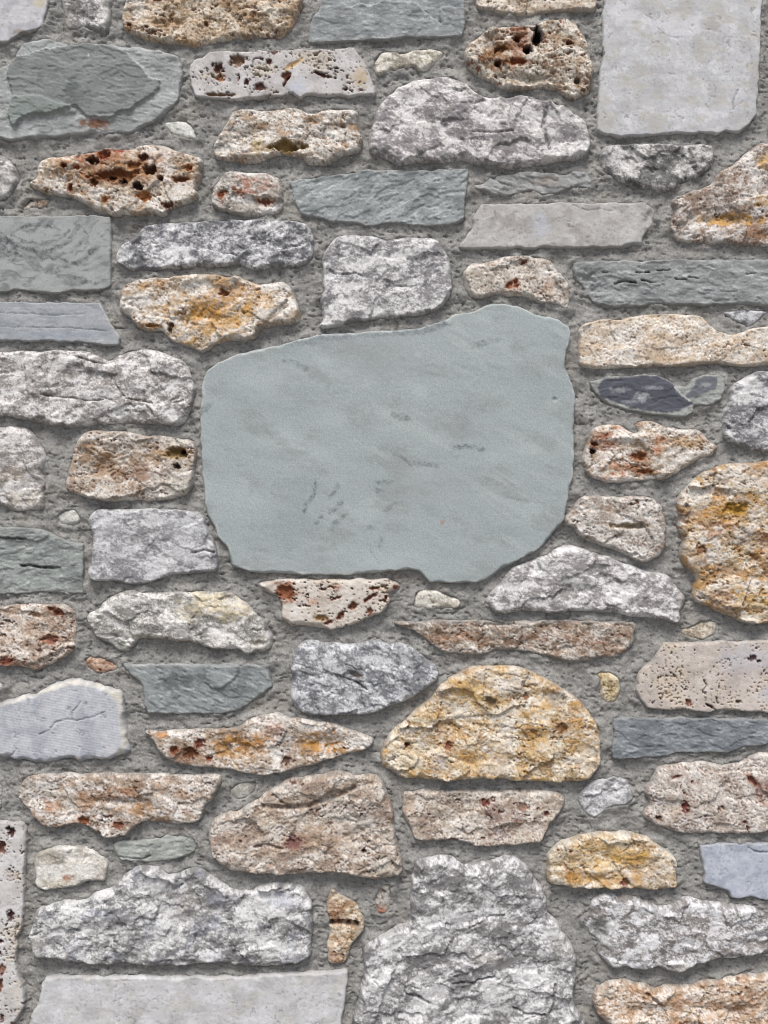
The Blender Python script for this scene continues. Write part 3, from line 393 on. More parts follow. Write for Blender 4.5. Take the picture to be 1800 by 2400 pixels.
 dict(smear=.25, ang=12, ft=[('line','11 390,1460 385,1530 350,1590 310,1650',6.8,.5,(82,92,92),1.00),('line','11 540,1480 510,1530 470,1560',6.8,.4,(86,96,96),0.93),('line','11 560,1600 510,1640 480,1659',7.6,.4,(82,92,92),1.00),('line','11 780,1465 890,1468',4.6,.4,(90,100,100),0.93),('line','11 780,1520 850,1528',6.0,.3,(96,106,106),0.86),('line','11 900,1610 830,1650',4.6,.3,(90,100,100),0.86),('line','11 890,1040 940,1050 985,1060',10.6,.3,(98,106,107),0.93),('line','11 1280,1240 1380,1235 1470,1255',6.8,.4,(88,98,100),0.93),('line','11 880,1270 1000,1345 1120,1350 1190,1365',7.6,.3,(102,110,112),0.86),('line','11 1400,590 1480,570 1560,555',9.1,.3,(108,118,118),0.86),('line','12 580,20 540,60 500,75 495,110',7.6,.4,(86,96,96),0.93),('line','12 390,70 420,30',6.0,.4,(92,102,102),0.86),('line','12 745,240 770,290 800,325',2.5,.5,(80,90,90),1.00),('line','12 810,170 800,220',6.0,.3,(92,102,102),0.86),('line','12 700,110 760,95',9.1,.3,(104,114,114),0.79),('stain_shade','12',1205,65,16,16,.7,(170,132,124)),('line','01 1310,1030 1360,980 1385,960',7.6,.5,(80,88,88),1.00),('stain_shade','11',1060,880,50,50,.6,(184,193,193)),('stain_shade','11',1045,645,20,22,.5,(186,194,194)),('stain_shade','11',450,690,40,22,.4,(184,193,193)),('line','11 230,570 400,555 520,530 700,515 900,500 1100,490 1220,450',13.7,.5,(108,116,124),0.86),('line','11 900,505 1000,500 1120,480 1250,440',12.1,.5,(104,104,104),0.64),('line','11 250,550 520,505 900,480 1240,412',3.4,0,(200,206,206),0.60),('pit','21',268,935,20,14,3,(150,158,158)),('stain_shade','21',270,960,48,48,.4,(182,190,190)),('line','12 0,340 300,335 600,370 900,365',16.2,.3,(178,184,184),0.45),('line','12 250,395 700,390',5.4,.3,(170,160,152),0.35),('line','21 340,1050 335,1250 380,1450',10.8,0,(182,190,188),0.45),('line','11 190,690 260,700 330,735',9.1,.3,(104,114,114),0.79),('stain_shade','11',60,1120,110,40,.35,(142,152,152)),('stain_shade','11',1300,1150,180,60,.35,(150,158,159)),('stain_shade','11',800,700,260,160,.4,(156,164,164)),('stain_shade','11',1080,1480,300,120,.3,(158,164,165)),('line','11 700,1000 702,1220',2.7,.2,(128,136,136),0.62),('line','21 -300,850 -100,930 100,1150 300,1330',10.8,0,(176,186,184),0.45)])),
('tufa','long cream sandy stone with a stepped top beside the plaque','21 435,640 430,600 445,540 435,470 480,440 560,415 620,415 700,420 770,400 870,385 980,385 1080,378 1150,390 1200,390 1250,420 1280,460 1340,500 1400,515 1470,505 1550,475 1659,460 1820,450 1820,700 1659,702 1500,710 1350,690 1250,690 1180,705 1050,705 900,710 750,715 600,728 500,720 440,705',
 dict(H=42, R=16, k=.55, pits=.46, smear=.35, pc=(160,116,84), c=((226,215,200),(246,242,235),(202,182,160)), bl=[((212,182,144),60,.14,.5)])),
('rough','small grey triangular stone wedged above the stepped cream stone','21 1365,365 1450,355 1560,350 1659,350 1700,355 1659,375 1600,405 1560,455 1520,462 1440,420 1420,395', dict(H=22, k=.6, c=((178,180,184),(222,223,225),(120,122,128)))),
('slate','dark blue-grey slate lozenge with a pale green rim','21 495,810 560,800 620,780 720,775 850,765 950,770 1000,800 1050,830 1130,850 1180,790 1250,765 1330,765 1380,790 1385,860 1360,930 1310,965 1180,975 1180,1010 1120,1040 1050,1050 950,1030 850,1020 730,1000 620,960 540,900',
 dict(H=26, R=8, k=.7, smear=.6, c=((160,166,160),(190,194,186),(132,138,134)), ft=[('plate','21 545,860 580,805 720,785 850,775 950,780 1030,830 1060,890 1130,935 1170,960 1080,1000 1000,1020 900,1010 760,990 670,950 580,920',1,(80,83,95),.95),('plate','21 1190,790 1320,780 1320,860 1250,880 1180,920 1100,925 1160,850',1,(98,101,112),.85),('stain_shade','21',830,920,50,34,.7,(176,180,182)),('stain_shade','21',900,860,70,16,.6,(160,164,168)),('stain_shade','21',680,870,60,18,.6,(170,172,176)),('stain_shade','21',740,950,70,14,.6,(150,154,160)),('stain_shade','21',1240,840,40,16,.6,(176,180,180)),('line','21 1040,850 1090,910 1140,940',2,0,(210,212,208),.8)])),
('rough','grey stone next to the dark slate lozenge','21 1410,880 1440,830 1500,790 1580,755 1659,745 1820,740 1820,1260 1700,1270 1600,1255 1530,1250 1460,1220 1390,1190 1365,1150 1375,1080 1370,990 1420,950',
 dict(H=42, c=((172,171,173),(224,223,224),(108,106,112)))),
('tufa','white rust-stained spongy stone with a notched top beside the plaque','21 505,1170 520,1130 570,1100 640,1090 720,1100 745,1125 800,1160 830,1135 790,1100 810,1080 870,1070 940,1080 980,1110 1050,1110 1120,1125 1220,1130 1260,1170 1280,1210 1340,1230 1300,1290 1220,1310 1160,1350 1080,1400 1000,1440 900,1445 800,1455 700,1470 600,1465 520,1430 480,1400 455,1320 480,1260 490,1210',
 dict(H=46, pits=.32, pc=(130,72,44), c=((214,204,190),(242,238,232),(170,144,120)), ft=[('stain_shade','21',580,1220,110,70,.75,(166,96,58)),('stain_shade','21',930,1230,40,70,.75,(184,118,74)),('pit','21',515,1270,22,24,22,(50,30,26)),('pit','21',520,1225,24,16,12,(100,56,36)),('pit','21',810,1300,50,30,12,(146,92,62)),('stain_shade','21',700,1380,130,50,.65,(190,120,74)),('pit','21',850,1400,50,16,10,(150,90,54)),('stain_shade','21',580,1440,70,30,.65,(168,104,68)),('bump','21',720,1180,160,30,10),('stain_shade','21',1130,1220,100,50,.5,(206,166,112)),('stain_shade','21',1160,1350,110,60,.5,(200,196,188)),('stain_shade','21',680,1110,60,16,.6,(180,120,76))])),
('tufa','huge honey-brown cratered stone beside the cream-grey round-cornered stone','21 1070,1600 1085,1550 1150,1490 1200,1430 1290,1385 1380,1350 1500,1345 1580,1345 1659,1330 1830,1330 | 22 1830,720 1659,718 1560,720 1480,710 1450,680 1350,650 1250,600 1180,570 1170,500 1200,420 1150,360 1110,340 1095,270 1120,180 1080,100 1090,40 1070,-40',
 dict(H=58, pits=.22, pc=(146,100,56), fl=.9, c=((212,192,160),(240,235,226),(176,142,100)), bl=[((192,142,74),80,.02,.75,1.0),((228,223,216),60,.05,.8,1.2),((138,96,58),44,.16,.7,1.1)], ft=[('stain_shade','21',1480,1440,230,90,.6,(210,206,200)),('stain_shade','22',1290,100,112,72,.75,(150,96,46)),('bump','22',1290,100,90,60,-8),('stain_shade','22',1380,380,112,60,.75,(150,106,52)),('bump','22',1380,380,90,50,-8),('stain_shade','22',1330,560,112,72,.75,(158,110,66)),('bump','22',1330,560,90,60,-8),('stain_shade','22',1640,400,87,72,.75,(170,122,60)),('bump','22',1640,400,70,60,-8),('stain_shade','22',1610,180,75,72,.75,(140,90,60)),('bump','22',1610,180,60,60,-8),('pit','21',1420,1640,90,40,12,(172,134,60)),('stain_shade','21',1110,1620,30,19,.75,(70,46,30)),('bump','21',1110,1620,24,16,-8),('stain_shade','22',1500,150,60,90,.5,(206,202,200)),('stain_shade','22',1560,560,140,80,.5,(212,180,110)),('stain_shade','22',1150,260,70,90,.6,(190,186,178)),('pit','22',1200,240,40,40,10,(150,110,80)),('stain_shade','22',1600,680,110,30,.5,(220,212,200))])),
('tufa','cream-grey round-cornered stone between the plaque and the honey-brown stone','21 395,1659 420,1600 450,1560 560,1555 660,1565 780,1560 880,1560 940,1590 970,1640 | 22 985,20 1000,110 1000,220 960,280 870,325 820,310 740,280 680,240 600,220 500,180 420,130 400,90 330,70 340,30',
 dict(H=44, pits=.42, k=.85, c=((202,196,188),(234,230,225),(160,148,138)), bl=[((176,154,132),50,.12,.6)], ft=[('pit','22',740,90,110,22,12,(166,148,122)),('stain_shade','22',870,110,90,60,.4,(190,186,178))])),
('rough','white-grey wedge-shaped stone under the cream-grey round-cornered stone','12 1480,580 1530,520 1600,460 1640,400 1659,385 | 22 0,360 80,340 180,300 240,270 320,225 400,220 480,250 560,270 640,300 760,345 880,390 990,405 1040,430 1080,500 1130,560 1120,610 1080,650 1090,720 1000,705 900,685 780,680 720,660 620,650 500,640 380,640 290,660 200,645 100,635 0,650 | 12 1600,660 1540,640',
 dict(H=46, c=((190,187,186),(236,235,235),(126,122,122)), ft=[('bump','22',380,500,200,40,-8),('stain_shade','22',1090,580,40,70,.6,(196,194,184))])),
('trav','cream pitted stone with a rust corner hanging right under the plaque','12 5,462 60,450 130,435 250,430 400,430 550,430 660,425 720,435 850,435 910,460 935,480 910,510 870,520 870,570 850,620 800,660 720,690 650,730 560,750 480,765 380,750 300,740 230,745 160,690 170,630 160,580 130,545 60,520 20,490',
 dict(H=38, R=16, k=2.4, pits=.4, smear=.35, pc=(116,64,42), c=((214,206,196),(234,230,225),(190,178,166)), ft=[('stain_shade','12',200,510,80,60,.9,(150,96,66)),('pit','12',190,520,60,44,12,(140,86,58)),('pit','12',630,605,36,24,12,(128,78,54)),('pit','12',740,550,50,14,9,(116,64,44),-35),('pit','12',550,665,36,18,9,(122,66,44),-45),('pit','12',475,710,30,12,9,(124,62,42),-20),('pit','12',430,680,50,20,7,(150,116,74)),('pit','12',520,555,40,9,7,(116,64,44),-20),('pit','12',770,490,50,10,7,(136,80,56),-8),('pit','12',905,485,20,16,9,(140,72,50)),('stain_shade','12',370,580,36,26,.6,(196,150,124)),('pit','12',740,640,20,26,8,(128,80,58)),('pit','12',490,550,10,9,8,DRUST),('pit','12',625,492,8,8,8,DRUST),('pit','12',840,560,20,10,7,(120,70,50),-60),('stain_shade','12',520,480,40,26,.5,(190,140,112))])),
('rough','small cream nugget in mortar under the plaque foot','12 1010,620 1030,560 1045,510 1100,505 1170,515 1250,535 1310,560 1330,590 1310,620 1220,625 1120,630', dict(H=22, k=.6, c=((212,208,196),(234,231,222),(166,160,146)))),
('tufa','low brown-grey strip stone nearly buried in mortar below the wedge stone','12 880,715 1000,715 1100,720 1150,705 1300,708 1450,705 1550,715 1659,710 | 22 0,710 200,705 500,708 700,712 800,720 790,780 780,860 730,910 680,945 600,940 540,945 470,970 380,965 280,945 180,925 100,900 0,890 | 12 1560,890 1420,925 1300,910 1220,920 1180,880 1100,830 1040,770 960,745',
 dict(H=30, R=20, pits=.36, smear=.7, sw=1, pc=(110,70,52), c=((178,166,152),(226,220,212),(132,112,96)), bl=[((146,108,80),50,-.02,.65)], ft=[('stain_shade','12',1280,800,140,50,.6,(150,106,76)),('stain_shade','22',400,830,200,50,.5,(140,96,72)),('stain_shade','22',690,790,50,60,.4,(166,140,124))])),
('rough','lumpy stone, half grey with dark streaks, half creamy yellow','02 560,700 570,650 640,635 660,590 710,560 770,520 850,510 920,525 1050,530 1160,525 1250,510 1330,525 1440,520 1500,530 1580,580 1640,640 | 12 20,690 70,740 100,800 105,870 60,910 0,900 | 02 1600,925 1560,890 1480,890 1380,885 1260,850 1150,840 1050,830 950,820 880,810 870,860 830,900 770,900 720,850 640,830 600,790 580,740',
 dict(H=46, c=((190,188,182),(234,232,228),(120,118,114)), ft=[('stain_shade','02',1420,610,240,100,.75,(222,206,168)),('stain_shade','02',990,620,120,50,.6,(96,96,98),0,30),('stain_shade','02',1280,700,40,70,.6,(100,100,104)),('stain_shade','02',720,850,120,70,.7,(168,168,158)),('bump','02',740,850,130,60,-14),('bump','02',1060,700,150,50,8),('bump','02',1400,640,180,80,8),('line','02 880,800 1000,815 1150,830 1260,845',6,8,(160,142,110),.6),('stain_shade','12',30,860,70,60,.5,(220,212,192))])),
('tufa','white and brown speckled stone above the saw-marked bluish stone','02 -150,610 0,625 130,595 250,592 340,600 420,605 480,640 490,700 490,800 485,880 430,930 350,970 280,1010 220,1025 130,1000 40,995 -150,990',
 dict(H=40, pits=.26, pc=(112,70,54), c=((206,192,178),(236,230,222),(164,138,120)), ft=[('stain_shade','02',220,760,130,80,.5,(178,150,124)),('pit','02',380,640,60,24,10,(110,64,46),30),('pit','02',250,660,40,20,8,(176,142,116)),('pit','02',60,960,50,30,8,(128,74,56)),('pit','02',340,820,40,30,8,(140,94,76))])),
('tufa','tiny pinkish-brown stone alone in mortar above the saw-marked bluish stone','02 545,960 580,935 640,935 700,960 770,995 765,1030 700,1042 620,1042 570,1015', dict(H=18, k=.5, c=((192,160,138),(216,192,174),(146,112,92)))),
('slate','dark green slate with a straight top edge and sooty patches','02 800,983 1000,983 1200,983 1400,983 1600,983 | 12 0,985 90,985 100,1050 105,1130 60,1170 0,1210 | 02 1560,1280 1450,1305 1250,1305 1080,1310 960,1310 930,1250 930,1170 910,1100 860,1060',
 dict(H=26, R=9, k=.9, ang=20, c=((142,151,150),(180,188,186),(110,118,118)), ft=[('stain_shade','02',1150,1090,130,60,.75,(88,97,100)),('stain_shade','02',1320,1040,40,60,.5,(96,104,106)),('stain_shade','02',1570,1130,60,70,.6,(94,102,104)),('plate','02 1330,990 1560,990 1540,1060 1450,1130 1390,1140 1340,1100',5),('line','02 810,985 1000,985 1240,985',1.6,0,(216,222,220),.8)])),
('rough','bluish-grey jagged stone beside the big golden half-round stone','12 235,1000 240,900 290,870 320,832 400,840 450,860 530,850 620,860 690,855 760,835 825,828 830,855 940,855 1010,885 1060,920 1110,960 1170,1005 1185,1050 1150,1110 1080,1150 1020,1200 960,1225 870,1250 780,1295 680,1310 560,1310 480,1320 380,1310 280,1290 240,1260 225,1180 240,1090 230,1040',
 dict(H=46, R=26, ang=20, c=((164,166,170),(218,220,223),(112,114,119)), ft=[('pit','12',640,1040,50,26,10,(150,142,136),30),('line','12 560,1060 650,1090 720,1140',3,8,(120,120,124),.5)])),
('tufa','big golden half-round stone with a flat base','12 800,1600 840,1490 900,1410 980,1340 1060,1270 1140,1220 1180,1140 1250,1080 1340,1030 1430,1000 1550,1000 1659,995 | 22 60,1015 150,1050 250,1100 340,1160 430,1220 490,1280 540,1360 570,1430 575,1520 565,1659 | 23 545,20 510,85 400,90 200,90 0,88 | 13 1600,70 1480,65 1400,72 1270,88 1150,78 1040,60 960,70 910,30 860,10 | 12 820,1659',
 dict(H=52, R=30, pits=.34, pc=(134,88,50), c=((218,200,168),(240,232,218),(184,150,104)), bl=[((206,162,88),90,.05,.6,1.1),((228,222,212),70,.06,.75,1.2),((150,112,78),44,.2,.6,1.2)], ft=[('stain_shade','12',1400,1140,110,110,.8,(206,166,96)),('stain_shade','12',1230,1400,110,80,.65,(166,124,70)),('bump','12',1240,1400,110,80,-10),('pit','12',1520,1220,60,30,14,(150,130,100),30),('stain_shade','22',50,1110,150,50,.65,(196,190,186)),('stain_shade','22',290,1210,80,40,.7,(130,120,112)),('bump','22',200,1200,160,50,-12),('stain_shade','22',400,1300,60,90,.85,(196,142,54)),('stain_shade','22',440,1490,110,60,.6,(206,160,86)),('stain_shade','12',980,1570,120,80,.5,(220,206,180)),('pit','12',975,1500,20,14,14,(96,56,40)),('pit','12',1240,1500,24,30,8,(140,90,64)),('stain_shade','12',1180,1620,60,60,.5,(210,208,212)),('stain_shade','22',460,1600,110,70,.6,(214,206,196)),('pit','22',310,1380,40,30,8,(140,100,66)),('line','12 1480,1010 1470,1170',3,6,(180,140,80),.5),('bump','12',1350,1120,90,90,8),('stain_shade','12',1050,1280,90,40,.5,(212,192,160))])),
('tufa','tiny golden nugget beside the half-round stone','22 530,1045 580,1035 640,1035 690,1060 705,1120 700,1180 670,1230 620,1235 580,1200 575,1140 570,1090', dict(H=18, k=.4, pits=.5, smear=.6, c=((208,190,152),(232,222,198),(166,146,110)))),
('rough','tiny cream nugget below the honey-brown cratered stone','22 1100,760 1160,740 1200,710 1270,695 1320,715 1325,780 1300,810 1240,825 1170,815 1100,790', dict(H=18, k=.5, smear=.6, c=((206,196,178),(230,224,210),(150,132,112)))),
('trav','pinkish-beige smooth block with thin dark pits above the dark slate bar','22 870,1270 820,1210 795,1150 810,1080 840,1010 890,980 930,930 980,845 1150,845 1350,835 1500,830 1659,828 1820,828 1820,1310 1659,1305 1500,1290 1350,1285 1250,1295 1150,1285 1020,1280 950,1280',
 dict(H=34, R=10, pits=.53, ang=70, pc=(110,66,56), c=((206,196,188),(220,214,208),(186,176,170)), ft=[('stain_shade','22',1500,950,190,100,.55,(190,190,198)),('pit','22',1270,1250,36,9,9,(84,44,36),30),('line','22 1230,1080 1250,1120 1220,1150 1240,1170',2.6,7,(110,64,50),.85),('line','22 1310,1190 1315,1230',2.4,7,(110,64,56),.8),('pit','22',1540,940,30,20,8,(90,70,70)),('pit','22',1580,960,14,10,8,(80,60,64)),('line','22 980,950 990,1000',2.2,4,(166,110,84),.8),('pit','22',1130,1225,20,24,7,(130,84,66)),('stain_shade','22',1550,1240,110,50,.5,(220,212,206)),('stain_shade','22',1640,1160,70,60,.4,(178,184,204)),('pit','22',900,1225,8,8,7,(70,40,36)),('pit','22',940,1170,6,6,7,(70,40,36)),('pit','22',1450,1220,20,12,7,(100,70,60)),('line','22 1060,1000 1020,1100 990,1200',2,1,(206,176,130),.5)])),
('slate','dark blue-grey slate bar below the pinkish-beige block','22 655,1340 720,1330 900,1335 1100,1330 1300,1335 1500,1335 1659,1345 1820,1345 1820,1500 1659,1500 1550,1520 1470,1530 1400,1555 1250,1555 1050,1555 1000,1580 880,1585 780,1595 650,1600 645,1520 660,1430',
 dict(H=30, ang=5, c=((126,136,142),(168,177,181),(98,108,115)), ft=[('line','22 1230,1465 1280,1500',1.4,1,(180,186,190),.5)])),
('sawn','bluish-white stone with diagonal saw marks and a rough pale rim','02 -150,1270 0,1240 60,1215 150,1170 250,1165 320,1120 400,1085 500,1080 590,1095 680,1120 730,1145 790,1150 805,1200 815,1290 825,1380 840,1480 850,1550 800,1570 720,1600 650,1610 600,1605 520,1615 430,1610 300,1635 150,1620 50,1590 -150,1580',
 dict(H=36, R=24, k=1.0, wear=2, c=((194,197,204),(214,216,221),(170,174,183)), ft=[('saw',10,6.2,.28),('line','02 270,1430 340,1400 380,1350 450,1330 520,1340 600,1320 700,1285',2.2,3,(130,132,140),.75),('line','02 490,1280 520,1250 540,1220',1.8,3,(140,140,146),.7),('line','02 30,1230 300,1150 480,1095 620,1110 780,1165 800,1300 820,1480 790,1560',10,0,(222,218,206),.8),('line','02 60,1570 100,1560 130,1520',2,3,(130,130,136),.7),('stain_shade','02',500,1590,50,20,.7,(150,140,128)),('stain_shade','02',770,1180,40,30,.6,(220,214,196)),('line','02 0,1590 200,1615 480,1610',4,2,(140,136,130),.6)])),
('tufa','thin pointed stone with golden-orange hollows','02 930,1425 1000,1425 1120,1420 1250,1410 1400,1415 1560,1400 1620,1340 1659,1330 | 12 60,1320 150,1310 210,1340 300,1345 400,1360 500,1375 580,1410 680,1440 770,1480 730,1520 680,1550 560,1570 460,1605 350,1640 270,1659 | 13 150,25 50,40 | 03 1600,35 1500,10 | 02 1400,1655 1180,1640 1100,1605 1050,1560 1000,1510 1000,1470',
 dict(H=44, R=20, pits=.42, k=.8, c=((206,196,184),(238,234,228),(156,134,114)), ft=[('stain_shade','02',1540,1510,260,100,.9,(182,134,70)),('stain_shade','02',1590,1470,160,60,.5,(196,134,50)),('stain_shade','12',420,1490,190,80,.95,(186,132,48)),('bump','12',420,1490,160,60,-12),('bump','02',1500,1520,200,70,-10),('stain_shade','02',1060,1440,60,20,.8,(206,140,70)),('pit','02',1240,1550,46,40,12,(104,60,34)),('stain_shade','02',1230,1580,150,60,.5,(120,84,66)),('pit','02',1140,1530,30,24,8,(120,66,46)),('pit','02',1300,1490,30,30,8,(110,60,46)),('stain_shade','12',210,1480,70,110,.65,(168,164,166)),('stain_shade','12',110,1400,80,60,.45,(170,120,100)),('pit','12',200,1600,30,30,8,(96,70,60)),('stain_shade','12',270,1640,90,40,.5,(150,110,60)),('line','02 1450,1480 1500,1580 1560,1659',2,4,(214,180,120),.6),('stain_shade','12',640,1540,60,20,.5,(206,170,110)),('pit','02',1360,1590,20,14,8,(120,56,40))])),
('tufa','long white and rust-brown stone with a straight top and drooping underside','03 120,170 140,90 180,50 300,45 500,45 800,45 1100,48 1300,50 1440,45 1435,100 1380,160 1390,200 1330,230 1300,310 1280,350 1200,360 1100,355 1000,345 920,340 870,380 830,420 770,445 700,455 640,425 560,375 500,345 420,370 350,385 280,385 240,340 200,280 160,240',
 dict(H=42, R=20, pits=.36, c=((204,194,182),(236,231,226),(156,136,118)), bl=[((160,120,86),46,.12,.6)], ft=[('stain_shade','03',360,230,60,50,.7,(166,116,80)),('stain_shade','03',570,190,90,70,.7,(160,112,66)),('stain_shade','03',780,150,110,50,.55,(166,112,74)),('stain_shade','03',900,250,170,40,.6,(206,150,84)),('pit','03',560,325,40,26,10,(130,76,44)),('pit','03',780,355,36,24,8,(120,72,56)),('stain_shade','03',1210,180,80,40,.5,(166,128,96)),('stain_shade','03',1040,80,70,30,.5,(180,150,130)),('stain_shade','03',240,110,120,60,.6,(180,178,174)),('bump','03',700,200,300,30,-8)])),
('rough','small pale nugget between the rust-brown stone and the brown boulder','03 1480,150 1530,110 1600,90 1659,85 | 13 10,90 0,150 | 03 1600,190 1550,210 1500,185', dict(H=18, k=.5, c=((194,192,184),(218,217,210),(150,148,140)))),
('tufa','big brownish-pink boulder with fine wine-red pits','03 1350,480 1355,400 1400,330 1480,290 1560,280 1620,240 | 13 0,210 60,170 130,130 200,80 320,65 420,50 500,30 560,25 640,60 740,40 790,60 830,120 855,170 880,260 890,350 910,460 930,560 950,640 940,680 880,710 800,725 720,720 620,705 560,685 450,680 350,680 250,695 150,685 0,690 | 03 1600,680 1500,665 1430,640 1390,590 1365,540',
 dict(H=54, R=30, pits=.34, pc=(100,66,58), c=((192,178,164),(228,222,214),(150,132,120)), bl=[((172,152,132),70,.02,.6)], ft=[('line','13 60,230 200,240 330,230 400,200 480,180 640,110',8,12,(140,118,100),.5),('stain_shade','13',650,240,160,60,.55,(124,116,112)),('stain_shade','13',620,390,110,50,.5,(130,118,110)),('stain_shade','13',80,320,90,50,.5,(206,190,166)),('stain_shade','13',450,420,190,110,.4,(186,160,134)),('pit','13',700,515,16,12,12,(60,36,34)),('stain_shade','03',1440,460,60,50,.6,(126,88,74)),('pit','13',250,460,60,40,8,(126,90,84)),('stain_shade','13',80,540,130,40,.5,(176,150,126)),('stain_shade','13',850,620,100,70,.5,(196,192,180)),('stain_shade','13',660,130,160,50,.4,(180,156,134)),('line','13 0,490 60,480 130,490 180,500',5,7,(130,104,90),.6),('bump','13',700,420,150,80,-6)])),
('trav','tall narrow white stone with dark red elongated pits','03 -150,340 60,340 150,350 178,400 175,550 160,680 165,800 160,900 145,1050 110,1090 120,1150 105,1200 115,1290 150,1400 165,1470 155,1550 120,1620 100,1659 90,1800 -150,1800',
 dict(H=34, R=8, pits=.45, ang=80, pc=(96,50,44), c=((212,210,208),(228,227,228),(192,189,186)), ft=[('pit','03',90,405,24,34,14,(84,44,38),20),('pit','03',75,378,20,14,12,(50,44,40)),('pit','03',30,500,28,50,12,(108,64,50),20),('pit','03',82,940,26,40,14,(84,44,44)),('pit','03',20,1105,24,12,10,(84,40,36)),('pit','03',10,1180,18,14,10,(84,40,36)),('pit','03',20,1380,18,50,10,(120,72,58),10),('pit','03',30,1280,26,34,7,(150,108,88)),('pit','03',30,1595,12,30,9,(110,70,60)),('pit','03',75,1055,9,8,8,(60,40,38)),('pit','03',80,640,8,7,7,(60,40,38)),('stain_shade','03',90,680,30,24,.4,(180,160,156)),('stain_shade','03',120,1440,40,60,.5,(214,206,192)),('pit','03',100,1640,16,20,8,(120,80,66)),('pit','03',60,995,14,6,8,(70,44,40),-40)])),
('rough','small cream-white rounded stone above the long grey boulder','03 218,600 240,560 300,525 380,505 480,510 570,525 640,560 690,590 700,640 680,735 620,730 560,730 490,765 400,775 320,785 240,785 225,740 240,700 220,650',
 dict(H=34, R=18, k=.6, c=((216,211,202),(238,236,230),(176,168,154)), ft=[('stain_shade','03',450,700,40,26,.7,(180,120,84)),('stain_shade','03',370,740,120,30,.45,(214,198,160)),('stain_shade','03',650,680,50,50,.4,(206,196,188))])),
('slate','small pale green slate flake under the drooping rust-brown stone','03 735,495 800,465 860,475 950,460 1010,450 1080,430 1170,445 1250,440 1280,480 1270,540 1200,570 1100,600 1000,605 880,600 790,600 750,560',
 dict(H=22, R=9, smear=.6, ang=-8, c=((162,170,162),(196,202,196),(130,138,130)), ft=[('line','03 910,485 1000,455 1080,432',2,0,(214,218,212),.8),('line','03 760,560 850,575 930,580 980,560',2.5,5,(110,116,110),.6)])),
('rough','very long grey boulder with bluish tints and a humped top','03 195,1080 210,1000 230,930 300,900 400,870 480,870 570,860 600,820 700,790 780,730 860,660 930,640 1010,650 1080,690 1140,700 1180,690 1220,655 1290,660 1370,710 1460,760 1500,790 1560,815 1620,800 | 13 0,780 60,768 130,745 220,755 300,770 330,820 355,880 365,960 370,1050 350,1130 370,1190 340,1240 260,1270 180,1290 100,1290 0,1295 | 03 1560,1275 1400,1260 1250,1275 1100,1280 950,1280 800,1270 650,1275 500,1260 400,1255 300,1230 220,1220 200,1150',
 dict(H=52, R=32, k=1.25, qs=110, c=((176,175,174),(228,228,228),(110,110,114)), bl=[((160,166,182),60,.1,.4)], ft=[('stain_shade','03',1340,980,130,60,.4,(130,140,160)),('stain_shade','03',1180,820,170,90,.4,(150,144,134)),('stain_shade','03',240,1150,60,110,.45,(200,196,186)),('bump','03',1180,720,60,40,-10),('stain_shade','13',220,830,130,60,.35,(150,158,180)),('stain_shade','03',1250,900,120,100,.3,(150,138,124)),('bump','03',700,950,250,60,8)])),
('sawn','long white smooth slab with faint cloudy veining below the long grey boulder','03 170,1680 200,1640 210,1590 250,1520 270,1400 300,1350 400,1345 700,1350 860,1340 1000,1350 1200,1345 1400,1350 1659,1345 | 13 0,1335 150,1325 300,1325 450,1320 570,1305 592,1310 590,1400 575,1550 555,1659 545,1800 | 03 150,1800',
 dict(H=34, R=9, k=1.3, smear=.35, c=((206,206,208),(226,226,230),(184,183,184)), bl=[((196,192,184),60,.12,.5)])),
('tufa','small upright rust and cream stone split by a dark groove','13 455,900 470,830 495,772 520,820 580,830 640,870 670,920 690,960 700,1010 680,1070 640,1110 610,1150 600,1210 570,1265 510,1265 485,1275 465,1240 480,1180 455,1150 480,1090 490,1050 465,1010 475,980',
 dict(H=30, R=14, pits=.34, k=.7, c=((214,198,174),(236,226,210),(170,136,100)), ft=[('line','13 470,990 540,985 600,990 650,1000',9,24,(120,66,34),.95),('stain_shade','13',530,940,60,60,.8,(140,82,42)),('stain_shade','13',480,870,30,50,.6,(150,96,60)),('stain_shade','13',540,1090,30,40,.6,(146,92,56)),('stain_shade','13',500,1200,30,70,.6,(160,104,70)),('stain_shade','13',670,1030,40,70,.7,(160,154,142)),('stain_shade','13',560,1230,50,40,.5,(170,140,108))])),
('tufa','tiny rust-tipped stone between the brown boulder and the giant grey boulder','13 765,870 785,820 820,755 870,750 872,840 860,935 820,945 780,925', dict(H=18, k=.4, smear=.5, c=((172,168,160),(206,202,196),(136,128,120)), ft=[('stain_shade','13',815,905,60,34,.9,(170,98,64)),('pit','13',800,800,40,16,8,(140,136,128))])),
('tufa','beige stone with a cluster of wine-red pits below the golden half-round stone','13 950,160 1020,155 1080,140 1200,150 1350,155 1500,155 1600,165 1659,150 | 23 0,150 150,155 280,155 340,190 340,240 300,300 240,350 220,410 180,470 100,485 0,500 | 13 1550,500 1420,500 1340,475 1250,460 1130,470 1020,450 1020,400 980,340 940,290 960,230',
 dict(H=38, R=18, pits=.38, k=.8, pc=(100,54,48), c=((200,188,174),(230,224,216),(164,148,134)), ft=[('stain_shade','13',1600,330,120,110,.65,(112,62,54)),('stain_shade','13',1100,320,60,40,.5,(120,86,80)),('pit','13',1480,210,30,20,8,(116,64,56)),('pit','23',215,280,18,16,9,(110,52,46)),('pit','13',1270,450,36,10,8,(100,56,46)),('stain_shade','23',250,310,60,40,.5,(212,190,150)),('stain_shade','13',990,230,40,50,.5,(206,178,152)),('stain_shade','13',1250,280,140,80,.35,(206,196,180)),('pit','23',60,240,40,30,6,(150,120,104)),('stain_shade','23',60,400,60,60,.4,(166,142,116))])),
